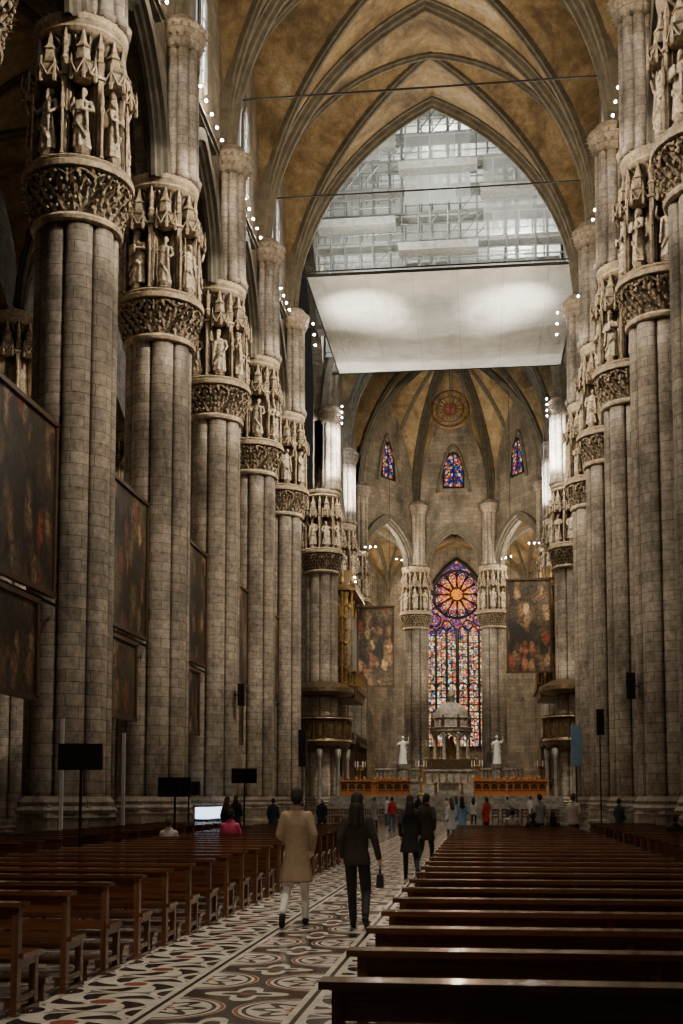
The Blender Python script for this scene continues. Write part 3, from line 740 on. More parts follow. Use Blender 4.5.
net(-8.8,-2.5,85.4,35.5,45.2); net(.8,6.9,85.4,35.5,41.4); net(-2.4,2.3,83.3,44,49.3); net(3.2,8.6,83.3,41.5,47.5); net(-7.2,-4.0,83.3,47.5,53.3); net(-8.7,8.7,83.3,35.5,39.3)

r=empty('hanging_medallion',(0,112,38.2))
m_=MB()
for R_,w in ((1.75,.16),(1.25,.09),(.55,.09)): m_.tube([(R_*cos(2*pi*k/36),0,R_*sin(2*pi*k/36)) for k in range(36)],w,8,closed=True)
for k in range(16):
    g=2*pi*k/16; m_.tube([(.5*cos(g),0,.5*sin(g)),((2.0 if k%2 else 1.8)*cos(g),0,(2.0 if k%2 else 1.8)*sin(g))],[.08,.03],6)
for k in range(8):
    g=2*pi*k/8; m_.tube([(1.5*cos(g)+.2*cos(2*pi*j/10),0,1.5*sin(g)+.2*sin(2*pi*j/10)) for j in range(10)],.05,6,closed=True)
m_.obj('sunburst',plain('tarnished_gold',(.17,.09,.03),.4,.5,.5,4,.3),r)
m_=MB(); m_.tube([(0,.0,-.45),(0,.0,.45)],.09,8); m_.tube([(-.3,0,.12),(.3,0,.12)],.09,8); m_.tube([(0,.02,0),(0,.1,0)],.5,20); m_.obj('center_boss',plain('dark_red_boss',(.22,.035,.02),.5),r)
m_=MB(); m_.tube([(0,0,1.7),(0,0,7.2)],.03,6); m_.obj('chain',M['iron'],r)
tag(r,'dark gilded openwork sunburst medallion hung from apse vault','medallion')

# ---------------- paintings
def painting(loc,rz,w,h,label,group=None,cords=0,tilt=0,rod=0,mat='paint'):
    r=empty('hanging_painting',loc,rz); r.rotation_euler=(tilt,0,rz)
    f=MB(); b=.14
    for c,d in (((0,0,h/2),(w+2*b,.14,b)),((0,0,-h/2),(w+2*b,.14,b)),((-w/2,0,0),(b,.14,h)),((w/2,0,0),(b,.14,h))): f.box(c,d)
    f.obj('frame',M['wooddark'],r)
    c=MB(); c.box((0,.03,0),(w,.05,h)); c.obj('canvas',M[mat],r)
    if cords:
        k=MB()
        for x in (-w*.4,w*.4): k.tube([(x,0,h/2),(x,0,h/2+cords)],.02,6)
        k.obj('cord',M['iron'],r)
    if rod:
        k=MB(); k.tube([(-rod/2,.1,h/2+.15),(rod/2,.1,h/2+.15)],.05,6); k.obj('hanging_rod',M['iron'],r)
    return tag(r,label,'painting',group)
for k in range(5):
    yc=(NX[k]+NX[k+1])/2
    painting((-9.45,yc,9.95),pi/2,5.8,5.0,'large dark religious oil painting hung between two piers','paintings between the piers',rod=6.9)
    painting((-9.45,yc,5.75),pi/2,3.4,2.7,'smaller dark oil painting hung below a larger canvas','paintings between the piers',rod=6.9)
painting((-6.3,103,14.6),0,3.1,6.9,'tall dark oil painting with pale figures hung in the choir',None,12,mat='paint2')
painting((6.4,93.7,14.9),-.05,3.3,7.2,'tall oil painting with golden and red figures hung in choir',None,16,.05,mat='paint2')

# ---------------- chancel
mb=MB()
for k in range(9): mb.box((0,(85+.55*k+90)/2,.1+.2*k),(17.0,90-(85+.55*k),.2))
tag(mb.obj('chancel_steps',M['greystone']),'broad grey stone steps rising to the chancel','steps')
mb=MB(); mb.box((0,107,.9),(17.0,34,1.8)); st(mb.obj('floor',M['greystone']))
def choir_bench(w):
    r=empty('choir_bench'); n=int(w/.5)
    b=MB(); b.box((0,.02,.55),(w,.04,1.0)); b.obj('dark_panel',M['wooddark'],r)
    b=MB()
    for i in range(n+1):
        x=-w/2+i*w/n; b.box((x,-.07,.6),(.11,.10,1.2)); b.lathe([(.08,1.2),(.09,1.32),(.05,1.4),(.01,1.5)],8,(x,-.07,0))
        if i<n: b.tube([(x+.06+(w/n-.12)*(.5-.5*cos(pi*k/6)),-.05,.72+.22*sin(pi*k/6)) for k in range(7)],.045,5); b.box((x+w/n/2,-.02,.22),(w/n-.16,.05,.3))
    b.box((0,-.05,1.12),(w+.1,.34,.10)); b.box((0,-.05,.06),(w+.05,.2,.12)); b.box((0,-.05,.46),(w,.08,.06)); b.obj('front_panel',M['woodorange'],r)
    s=MB(); s.box((0,.4,.45),(w,.4,.06))
    for x in (-w/2+.1,w/2-.1): s.box((x,.4,.22),(.08,.4,.44))
    s.obj('seat',M['woodorange'],r); return r
cb=choir_bench(2.4)
locs=[(-6.8,91.4,1.8),(-3.9,90.8,1.8),(-7.0,94.0,1.8),(-4.4,94.2,1.8),(3.3,91.0,1.8),(6.2,90.6,1.8),(4.0,93.6,1.8),(7.1,93.9,1.8),(-5.4,96.6,1.8),(5.6,96.6,1.8)]
for i,l in enumerate(locs):
    o=cb if i==0 else copytree(cb,l); o.location=l; tag(o,'orange-brown wooden choir bench with panelled front','bench','choir benches')
def chair():
    r=empty('chair'); s=MB(); s.box((0,0,.45),(.42,.42,.04)); s.obj('seat',M['woodside'],r)
    b=MB(); b.box((-.18,-.19,.68),(.04,.04,.46)); b.box((.18,-.19,.68),(.04,.04,.46)); b.box((0,-.19,.88),(.4,.03,.1)); b.box((0,-.19,.68),(.36,.025,.06)); b.obj('backrest',M['woodside'],r)
    q=MB(); q.box((0,0,.215),(.04,.04,.43)); q=q.mesh('leg',[M['woodside']])
    for x,y in ((-.18,-.18),(.18,-.18),(-.18,.18),(.18,.18)): part(q,'leg',(x,y,0),r)
    return r
ch0=chair(); k=0
for yy in (76.5,78,79.5):
    for sx in (-1,1):
        for i in range(8):
            o=ch0 if k==0 else copytree(ch0,(0,0,0)); k+=1; o.location=(sx*(2.6+.62*i)+(.0 if sx<0 else .3),yy,0); tag(o,'dark wooden chair facing the chancel steps','chair','crossing chairs')
def balustrade(w):
    r=empty('balustrade'); b=MB(); b.box((0,0,.1),(w,.4,.2)); b.box((0,0,1.0),(w,.42,.14)); b.obj('rail',M['greystone'],r)
    q=MB(); q.lathe([(.1,.2),(.06,.3),(.11,.5),(.06,.75),(.1,.93)],8); q=q.mesh('baluster',[M['ornate']],True)
    n=int(w/.32)
    for i in range(n): part(q,'baluster',(-w/2+(i+.5)*w/n,0,0),r)
    return r
bl=balustrade(3.6)
for i,l in enumerate(((-4.3,99.9,3.0),(4.3,99.9,3.0))):
    b=MB(); b.box((0,0,.6),(3.7,.7,1.2)); b.box((0,0,1.15),(3.9,.9,.1)); tag(b.obj('stone_plinth',M['greystone'],loc=(l[0],l[1],1.8)),'low grey stone plinth carrying a balustrade','plinth','chancel plinths')
    o=bl if i==0 else copytree(bl,l); o.location=l; tag(o,'grey stone balustrade with turned balusters','balustrade','chancel balustrades')
r=empty('altar_table',(.2,92.0,1.8)); b=MB(); b.box((0,0,.98),(2.6,1.1,.12)); b.box((0,0,.05),(2.3,.9,.1)); b.box((0,0,.5),(1.5,.7,.85)); b.obj('table_stone',M['ornate'],r)
q=MB(); q.lathe([(.14,.1),(.09,.2),(.08,.8),(.14,.92)],10); q=q.mesh('column',[M['gold']],True)
for x in (-1,1):
    for y in (-.35,.35): part(q,'column',(x,y,0),r)
tag(r,'pale stone altar table on gilded colonnettes above the steps','altar')
r=empty('lectern',(2.3,91.2,1.8)); b=MB(); b.lathe([(.3,0),(.25,.1),(.08,.2),(.07,1.0),(.12,1.1)],12); b.obj('stand',M['gold'],r); b=MB(); b.box((0,0,1.2),(.6,.4,.06)); b.box((0,-.1,1.3),(.5,.05,.3)); b.obj('book_rest',M['woodorange'],r); tag(r,'gilded lectern with wooden book rest near altar','lectern')
# high altar
r=empty('high_altar',(0,104,1.8)); b=MB()
for k in range(3): b.box((0,0,.15+.3*k),(7.0-.9*k,6-.8*k,.3))
b.box((0,0,1.5),(4.4,1.9,1.2)); b.box((0,0,2.15),(4.8,2.2,.14))
b.obj('altar_block',M['greystone'],r)
b=MB()
for i in range(8): b.lathe([(.11,.9),(.07,1.0),(.07,1.9),(.12,2.05)],8,(-2.1+.6*i,-1.0,0))
b.box((0,-.98,.95),(4.5,.2,.08)); b.box((0,-.98,2.1),(4.6,.22,.06)); b.obj('altar_front',M['gold'],r)
b=MB(); b.box((0,1.3,2.4),(5.4,.6,.5)); b.box((0,1.4,2.9),(4.4,.5,.5))
for i in range(11): b.box((-2.5+.5*i,.98,2.42),(.16,.1,.4))
b.obj('gradine',M['bronze'],r)
tag(r,'stepped grey stone high altar with bronze rear shelf','altar')
def candle():
    r=empty('candlestick'); b=MB(); b.lathe([(.16,0),(.18,.06),(.06,.14),(.05,.4),(.1,.5),(.05,.6),(.045,1.0),(.12,1.1),(.12,1.13)],12); b.obj('stick',M['gold'],r,smooth=True)
    c=MB(); c.lathe([(.04,1.13),(.04,1.65),(.01,1.68)],8); c.obj('candle',M['white'],r); return r
cd=candle()
for i,x in enumerate((-2.1,-1.5,-.9,.9,1.5,2.1)):
    o=cd if i==0 else copytree(cd,(0,0,0)); o.location=(x,105.4,4.95); tag(o,'tall gilded candlestick with white candle on altar','candlestick','altar candlesticks')
# tabernacle
r=empty('altar_tabernacle',(-.05,110,1.8)); b=MB()
b.lathe([(3.0,0),(3.0,.5),(2.7,.5),(2.7,1.0),(2.1,1.0),(2.1,2.3),(2.25,2.4),(2.25,2.5),(2.0,2.55)],16); b.obj('podium',M['greystone'],r)
cmesh=MB(); cmesh.lathe([(.24,0),(.24,.15),(.15,.25),(.145,2.7),(.2,2.85),(.26,3.0),(.26,3.15)],14); cme=cmesh.mesh('column',[M['ornate']],True)
for i in range(8): part(cme,'column',(1.6*cos(2*pi*i/8+pi/8),1.6*sin(2*pi*i/8+pi/8),2.55),r)
b=MB(); b.lathe([(1.75,5.7),(1.95,5.8),(1.95,6.0),(2.1,6.12),(1.5,6.25),(1.42,6.9),(1.55,7.0)],24)
for i in range(16): b.lathe([(.06,6.25),(.08,6.5),(.04,6.85)],6,(1.5*cos(2*pi*i/16),1.5*sin(2*pi*i/16),0))
for i in range(8):
    g=2*pi*i/8; b.tube([(1.72*cos(g+(q/6-.5)*.7),1.72*sin(g+(q/6-.5)*.7),5.2+.45*sin(pi*q/6)) for q in range(7)],.07,6)
b.obj('entablature',M['ornate'],r)
b=MB(); b.lathe([(1.5,7.0)]+[(1.44*cos(pi/2*k/9)+.02,7.05+1.45*sin(pi/2*k/9)) for k in range(9)]+[(.32,8.5),(.3,9.0),(.4,9.05),(.2,9.35),(.05,9.9)],48,fn=lambda t,j:1+.07*abs(cos(6*t))); b.obj('dome',M['ornate'],r,smooth=True)
b=MB(); b.lathe([(.6,2.55),(.7,3.0),(.4,3.3),(.5,4.2),(.3,4.8),(.1,5.4)],16); b.obj('tabernacle_core',M['gold'],r)
f=MB(); f.lathe([(.17,0),(.12,.1),(.16,.35),(.12,.6),(.15,.8),(.07,.95),(.1,1.1),(.02,1.2)],8); f=f.mesh('roof_statue',[M['bronze']],True)
for i in range(8):
    t=2*pi*i/8+pi/8; part(f,'roof_statue',(1.82*cos(t),1.82*sin(t),6.15),r)
tag(r,'domed circular marble and bronze tabernacle behind the altar','tabernacle')
def angel():
    s=MB(); s.rings([(0,0,0,.3,.26),(0,0,.2,.27,.23),(0,0,.8,.2,.17),(0,0,1.15,.18,.14),(0,0,1.4,.22,.14),(0,0,1.52,.09,.08)],16)
    s.cap((0,0,1.5),(0,0,1.62),.055,.055); s.ell((0,0,1.74),(.1,.12,.13)); s.cap((-.2,0,1.42),(-.34,-.1,1.2),.07,.05); s.cap((-.34,-.1,1.2),(-.2,-.32,1.3),.05,.04)
    s.cap((.2,0,1.42),(.36,-.1,1.4),.07,.05); s.cap((.36,-.1,1.4),(.4,-.2,1.75),.05,.035)
    for sx in (-1,1):
        for q in range(4): s.cap((sx*.1,.14,1.35-.05*q),(sx*(.38-.05*q),.28,1.35-.3*q),.05,.03,6)
    return blob(s,'angel_statue',.03,M['white'],it=1)
an=angel()
for i,x in enumerate((-3.7,3.9)):
    o=an if i==0 else an.copy()
    if i: COL.objects.link(o)
    o.location=(x,98.4,4.35); o.scale=(1.25,)*3; tag(o,'white marble angel statue standing on a tall pedestal','statue','altar angels')
    b=MB(); b.lathe([(.6,0),(.6,.3),(.4,.4),(.38,2.1),(.5,2.25),(.55,2.55)],12); tag(b.obj('statue_pedestal',M['greystone'],loc=(x,98.4,1.8)),'round grey stone pedestal carrying an angel statue','pedestal','angel pedestals')
for i,(x,y) in enumerate(((-7.3,99.6),(7.4,99.6),(-2.2,98.2),(2.3,98.2))):
    r=empty('standing_candelabrum',(x,y,1.8)); b=MB(); b.lathe([(.35,0),(.38,.1),(.14,.25),(.10,1.0),(.18,1.2),(.08,1.4),(.07,2.3),(.2,2.4),(.05,2.5)],12)
    for q in range(6):
        g=2*pi*q/6; b.tube([(0,0,2.2),(.2*cos(g),.2*sin(g),2.1),(.42*cos(g),.42*sin(g),2.35)],.03,6)
    b.obj('stem',M['gold'],r)
    cq=MB(); cq.lathe([(.035,2.35),(.035,2.8),(.005,2.85)],6); cq=cq.mesh('candle',[M['white']])
    for q in range(6):
        g=2*pi*q/6; part(cq,'candle',(.42*cos(g),.42*sin(g),0),r)
    tag(r,'tall gilded floor candelabrum with white candles','candelabrum','chancel candelabra')
for sx in (-1,1):
    for (y0,y1) in ((95.4,102.7),(105.9,114.4)):
        r=empty('choir_stall',(sx*8.2,(y0+y1)/2,1.8)); L=y1-y0; b=MB()
        b.box((sx*.4,0,2.2),(.3,L,4.4)); b.box((sx*.2,0,4.5),(.9,L,.3))
        for i in range(9):
            yy=-L/2+L*i/8; b.box((sx*.1,yy,2.2),(.25,.14,4.4)); b.lathe([(.09,4.6),(.1,4.8),(.02,5.4)],6,(0,yy,0))
        b.obj('backrest',M['wooddark'],r); b=MB(); b.box((sx*-.25,0,.5),(.6,L,.1)); b.box((sx*-.9,0,.55),(.1,L,1.1)); b.obj('seat',M['woodorange'],r)
        tag(r,'carved dark wooden choir stalls between chancel piers','choir stall','choir stalls')
    r=empty('organ',(sx*8.4,98.7,10.3)); b=MB()
    b.box((sx*.5,0,4.0),(1.6,7.0,8.0)); b.box((0,0,0),(2.8,7.6,.4)); b.box((0,0,-.5),(2.2,7.2,.6),top=1.1); b.box((0,0,8.1),(2.3,7.6,.4))
    b.box((-sx*1.1,0,.8),(.15,7.4,1.1))
    b.add([(-sx*.6,-3.8,8.3),(-sx*.6,3.8,8.3),(-sx*.6,0,10.2),(sx*.6,-3.8,8.3),(sx*.6,3.8,8.3),(sx*.6,0,10.2)],[(0,1,2),(3,5,4),(0,2,5,3),(1,4,5,2)])
    b.obj('organ_case',M['organcase'],r)
    b=MB()
    for yy in (-3.4,-1.2,1.2,3.4): b.lathe([(.22,0),(.22,.3),(.15,.4),(.15,7.0),(.22,7.3),(.22,7.6)],10,(-sx*.4,yy,.2))
    for i in range(15): b.box((-sx*1.2,-3.6+i*.514,.8),(.08,.1,1.1))
    for z in (.22,1.35,7.9,8.35): b.box((-sx*1.0,0,z),(.4 if z>7 else .5,7.7,.1))
    for x in (-.9,-.1,.7): b.lathe([(.12,.3),(.08,.5),(.08,7.4),(.14,7.8)],8,(sx*x,-3.62,0)); b.lathe([(.1,8.3),(.2,8.6),(.1,9.0),(.12,9.2),(.02,9.7)],8,(sx*x,-3.5,0))
    for z in (2.2,4.2,6.2): b.tube([(sx*(-.5)+.35*cos(2*pi*q/12),-3.6,z+.6*sin(2*pi*q/12)) for q in range(12)],.06,5,closed=True); b.tube([(sx*(.3)+.3*cos(2*pi*q/12),-3.6,z+.6*sin(2*pi*q/12)) for q in range(12)],.06,5,closed=True)
    b.obj('gilded_moulding',M['gold'],r)
    q=MB(); q.tube([(0,0,0),(0,0,.5),(0,0,5.2)],[.04,.14,.14],8); q=q.mesh('organ_pipe',[M['steel']])
    for g in range(3):
        for i in range(5):
            o=part(q,'organ_pipe',(-sx*.45,-2.3+2.3*g+(i-2)*.36,1.3),r); o.scale=(1,1,1-.08*abs(i-2))
    tag(r,'dark gilded pipe organ case on a balcony between piers','organ','choir organs')
    r=empty('bronze_pulpit',(sx*9.5,92.6,0)); b=MB()
    b.lathe([(1.5,5.2),(2.1,5.6),(2.25,5.9),(2.15,6.1),(2.15,7.5),(2.3,7.6),(2.3,7.8),(2.0,7.8)],32)
    b.obj('parapet',M['bronze'],r)
    b=MB()
    for i in range(16):
        b.leaf(2*pi*i/16,2.14,6.2,1.2,.5,.08); g=2*pi*(i+.5)/16; b.lathe([(.07,6.1),(.05,6.3),(.05,7.3),(.09,7.5)],6,(2.2*cos(g),2.2*sin(g),0))
    b.lathe([(2.2,7.58),(2.34,7.64),(2.3,7.72)],32,caps=False); b.lathe([(2.14,5.86),(2.3,5.92),(2.2,6.02)],32,caps=False); b.obj('relief',M['organcase'],r)
    b=MB(); b.lathe([(1.4,9.4),(2.2,9.5),(2.45,9.7),(2.4,10.0),(1.8,10.3),(1.4,10.5)],32); b.obj('canopy',M['bronze'],r)
    cq=MB(); cq.lathe([(.26,0),(.2,.3),(.15,.5),(.14,4.4),(.2,4.7),(.25,5.3)],10); cq=cq.mesh('support',[M['greystone']],True)
    for i in range(8): part(cq,'support',(1.9*cos(2*pi*i/8),1.9*sin(2*pi*i/8),.02),r)
    tag(r,'round bronze pulpit with canopy wrapped round a pier','pulpit','pulpits')

# ---------------- pews
def build_pew(L):
    r=empty('pew')
    s=MB(); s.box((0,.27,.45),(L,.38,.04)); s.box((0,.44,.42),(L-.1,.03,.07)); s.obj('seat',M['wood'],r)
    b=MB(); b.box((0,.03,.86),(L+.06,.17,.035)); b.box((0,.05,.765),(L-.06,.03,.15)); b.box((0,.06,.585),(L-.06,.03,.09)); b.obj('backrest',M['wood'],r)
    k=MB(); k.box((0,-.33,.17),(L-.1,.17,.04))
    for x in (-L/2+.1,0,L/2-.1): k.box((x,-.2,.1),(.05,.42,.07)); k.box((x,-.33,.075),(.06,.12,.15))
    k.obj('kneeler',M['wood'],r)
    q=MB(); q.box((0,.05,.43),(.055,.085,.83)); q.box((0,.43,.21),(.055,.07,.42)); q.box((0,.24,.395),(.05,.38,.06)); q.box((0,.24,.12),(.05,.38,.05)); q.box((0,.22,.02),(.08,.5,.04))
    lm_=q.mesh('leg',[M['woodside']])
    for x in (-L/2+.05,0,L/2-.05): part(lm_,'leg',(x,0,0),r)
    return r
def pew_block(x0,x1,ys,grp):
    L=x1-x0; base=build_pew(L)
    for i,y in enumerate(ys):
        o=base if i==0 else copytree(base,(0,0,0)); o.location=((x0+x1)/2,y,0)
        tag(o,'dark reddish-brown wooden church pew with kneeler','pew',grp)
pew_block(2.04,5.25,[5.5+1.12*k for k in range(28)],'pews along the central aisle')
pew_block(-4.1,-.85,[8.1+1.12*k for k in range(27)],'pews along the central aisle')
pew_block(6.1,7.95,[20.1+1.12*k for k in range(18)],'pews beside the piers')
pew_block(-7.95,-5.6,[20.1+1.12*k for k in range(18)],'pews beside the piers')

# ---------------- people
def cl(name,c): return plain(name,c,.85,0,.15,20,.1,.005)
K={'camel':cl('camel_wool',(.38,.265,.165)),'cream':cl('cream_cotton',(.78,.76,.72)),'blk':cl('black_cloth',(.018,.017,.018)),'brown':cl('dark_brown_leather',(.04,.028,.022)),
 'navy':cl('navy_cloth',(.03,.04,.07)),'pink':cl('pink_nylon',(.80,.10,.22)),'grey':cl('grey_wool',(.28,.28,.28)),'beige':cl('beige_cloth',(.55,.49,.41)),'white':cl('white_cloth',(.78,.80,.85)),
 'jean':cl('denim',(.10,.16,.30)),'hairdk':cl('dark_hair',(.025,.017,.012)),'hairbr':cl('brown_hair',(.10,.055,.03)),'hairgr':cl('grey_hair',(.35,.34,.32)),'red':cl('red_cloth',(.50,.04,.04)),'green':cl('olive_cloth',(.12,.13,.08)),'blue':cl('light_blue_cloth',(.25,.45,.75))}
def hand(mb,w,d,sx,s):
    w=Vector(w); d=Vector(d).normalized()
    side=Vector((0,1,0)) if abs(d.y)<.8 else Vector((0,0,1)); side=(side-d*side.dot(d)).normalized(); nr=d.cross(side)
    mb.cap(w,w+d*.085*s,.026*s,.034*s,8)
    for i,l in enumerate((.065,.075,.07,.055)):
        b=w+d*.09*s+side*(.026-.0175*i)*s; m=b+d*l*.55*s+nr*(-sx*.006*s); e=m+d*l*.4*s+nr*(-sx*.016*s)
        mb.cap(b,m,.0095*s,.009*s,6); mb.cap(m,e,.009*s,.008*s,6)
    t=w+d*.03*s+side*.028*s; mb.cap(t,t+d*.045*s+side*.025*s,.012*s,.010*s,6)
def person(x,y,rot,h,top,bot,hair,label,coat='jacket',pose='walk',long=False,near=False,arms=None,z0=0,flip=1,shoe='blk',wide=1):
    s=h/1.8; r=empty('person',(x,y,z0),rot)
    sit=pose=='sit'
    hz=.56 if sit else .95
    dz=hz-.95
    f=flip
    if pose=='walk':
        fw=dict(h=(.085,0,hz),k=(.10,.20,.53),a=(.10,.32,.10)); bk=dict(h=(.085,0,hz),k=(.12,.02,.50),a=(.16,-.32,.22))
        mir=lambda g:{k:(-v[0],v[1],v[2]) for k,v in g.items()}
        L,R=(mir(fw),bk) if f>0 else (mir(bk),fw)
    elif sit:
        L=dict(h=(-.10,0,hz),k=(-.12,.42,.54),a=(-.12,.46,.11)); R=dict(h=(.10,0,hz),k=(.12,.42,.54),a=(.12,.42,.11))
    else:
        L=dict(h=(-.09,0,hz),k=(-.11,.02,.5),a=(-.13,0,.1)); R=dict(h=(.09,0,hz),k=(.11,.02,.5),a=(.13,.03,.1))
    S=lambda p:(p[0]*s,p[1]*s,p[2]*s)
    lean=0.03 if pose=='walk' else 0
    def Z(p): return (p[0]*s,(p[1]+lean*(p[2]-.9))*s,(p[2]+dz)*s)
    if arms is None:
        if sit: arms=[((-.22,.05,1.2),(-.13,.28,1.08)),((.22,.05,1.2),(.13,.28,1.08))]
        elif pose=='walk': arms=[((-.215,-.02-.1*f,1.19),(-.20,.02-.1*f,.95)),((.215,-.02+.08*f,1.19),(.20,.10+.12*f,.97))]
        else: arms=[((-.215,-.02,1.19),(-.20,.10,.96)),((.215,-.02,1.19),(.19,.14,1.0))]
    SH=[(-.150,0,1.435),(.150,0,1.435)]
    b=MB()
    def E(c,rr): c=Z(c); b.ell(c,tuple(q*s for q in rr))
    E((0,0,.98),(.15,.11,.13)); E((0,0,1.15),(.125,.095,.15)); E((0,0,1.32),(.14,.10,.15)); E((0,0,1.42),(.13,.075,.06))
    b.cap(Z((0,0,1.45)),Z((0,.01,1.58)),.056*s,.050*s); E((0,.02,1.685),(.074,.095,.115)); E((0,.05,1.635),(.055,.065,.06))
    b.cap(Z((0,.105,1.68)),Z((0,.125,1.655)),.012*s,.016*s,6)
    for q in (-1,1): E((q*.077,.01,1.675),(.014,.024,.034)); b.cap(Z((q*.02,.10,1.705)),Z((q*.045,.09,1.707)),.012*s,.010*s,6)
    for g in (L,R): b.cap(S(g['h']),S(g['k']),.085*s,.056*s); b.cap(S(g['k']),S(g['a']),.054*s,.038*s); b.cap(S(g['a']),S((g['a'][0],g['a'][1]+.12,max(.05,g['a'][2]-.09))),.038*s,.033*s)
    for i,(e,w) in enumerate(arms):
        b.cap(Z(SH[i]),Z(e),.046*s,.038*s); b.cap(Z(e),Z(w),.036*s,.026*s)
        if near: hand(b,Z(w),Vector(Z(w))-Vector(Z(e)),-1 if i==0 else 1,s)
        else: b.cap(Z(w),tuple(Vector(Z(w))+(Vector(Z(w))-Vector(Z(e))).normalized()*.12*s),.034*s,.022*s)
    blob(b,'body',.022 if not near else .0075,M['skin'],r,it=1)
    for q in (-1,1):
        e=MB(); e.ell(Z((q*.03,.098,1.69)),(.013*s,.008*s,.008*s),8,6); e.obj('eye',M['eye'],r)
    e=MB(); e.ell(Z((0,.112,1.615)),(.024*s,.010*s,.008*s),8,6); e.obj('mouth',M['lips'],r)
    b=MB(); wd=wide
    b.ell(S((0,0,hz+.02)),(.155*s,.12*s,.13*s))
    for g in (L,R): b.cap(S(g['h']),S(g['k']),.090*s,.066*s*wd); b.cap(S(g['k']),S(g['a']),.062*s*wd,.048*s*wd)
    blob(b,'trousers',.014 if near else .024,K[bot],r)
    for g in (L,R):
        b=MB(); a=g['a']; lift=a[2]-.1
        hx,hy,hz_=a[0],a[1]-.03,.05+lift; tx,ty,tz=a[0]*1.1,a[1]+.15*(.75 if lift>.05 else 1),.042
        b.cap(S((hx,hy,hz_)),S((tx,ty,tz)),.045*s,.042*s); b.cap(S((hx,hy,hz_-.02)),S((tx,ty+.02,.03)),.035*s,.03*s)
        blob(b,'shoe',.012 if near else .022,K[shoe],r,it=1)
    b=MB()
    hem={'long':.58,'jacket':.84,'mid':.70}[coat]
    if sit: hem=max(hem,.8)
    wr=.165
    rg=[Z((.01,-.01,hem))+((wr+.045 if hem<.6 else wr+.01)*s,(.17 if hem<.6 else .135)*s), Z((0,0,(hem+1.0)/2))+((wr+.018)*s,.145*s),Z((0,0,1.05))+(wr*.94*s,.13*s),Z((0,0,1.2))+(wr*.94*s,.122*s),Z((0,0,1.32))+(.172*s,.128*s),Z((0,0,1.41))+(.168*s,.112*s),Z((0,0,1.47))+(.125*s,.095*s),Z((0,0,1.53))+(.07*s,.075*s)]
    b.rings(rg,24)
    for i,(e,w) in enumerate(arms):
        b.cap(Z(SH[i]),Z(e),.066*s,.055*s); b.cap(Z(e),Z(w),.054*s,.043*s)
    b.tube([Z((.072*cos(2*pi*k/12),.068*sin(2*pi*k/12),1.54)) for k in range(12)],.026*s,6,closed=True)
    if coat!='jacket':
        for k in range(9):
            t=2*pi*k/9+.3; b.cap((.195*s*cos(t),(.15*sin(t)-.01)*s,(hem+dz+.03)*s),(.145*s*cos(t),.11*s*sin(t),(1.0+dz)*s),.03*s,.015*s,6)
    blob(b,'coat',.013 if near else .024,K[top],r)
    b=MB(); E2=lambda c,rr:b.ell(Z(c),tuple(q*s for q in rr))
    E2((0,-.005,1.72),(.085,.10,.095)); E2((0,-.03,1.68),(.083,.085,.10))
    if long:
        E2((0,-.05,1.58),(.095,.07,.15)); b.cap(Z((0,-.08,1.6)),Z((0,-.13,1.36)),.075*s,.055*s); b.cap(Z((-.06,-.06,1.6)),Z((-.08,-.11,1.38)),.04*s,.03*s); b.cap(Z((.06,-.06,1.6)),Z((.08,-.11,1.38)),.04*s,.03*s)
    blob(b,'hair',.010 if near else .018,K[hair],r,it=1)
    return tag(r,label,'person')
person(.3,15.9,.1,1.82,'camel','cream','hairdk','person in camel knee-length coat and cream trousers walking away','long','walk',False,True,[((-.225,-.02,1.19),(-.14,.20,1.10)),((.225,-.06,1.19),(.20,.10,1.0))],flip=-1)
w=person(1.12,15.7,-.05,1.76,'brown','blk','hairdk','person with long dark hair in dark jacket walking away','jacket','walk',True,True,[((-.215,-.06,1.19),(-.20,.04,.96)),((.235,-.02,1.19),(.29,.02,.94))],wide=1.1)
r=empty('handbag',(1.42,15.71,.50)); b=MB(); b.box((0,0,.12),(.09,.2,.17),top=.8); b.obj('bag_body',K['blk'],r)
b=MB(); b.tube([(0,.07*cos(pi*k/10),.2+.13*sin(pi*k/10)) for k in range(11)],.008,6); b.obj('handle',K['blk'],r); tag(r,'small black handbag carried in a hand','handbag')
person(1.25,25.1,.05,1.74,'blk','blk','hairdk','person with long hair in long black coat walking away','long','walk',True,True)
person(1.42,28.6,-.1,1.78,'brown','blk','hairdk','person in dark jacket and trousers walking beside the pews','mid','walk',False,False,flip=-1)
def seaty(y0,k): return y0+1.12*k+.2
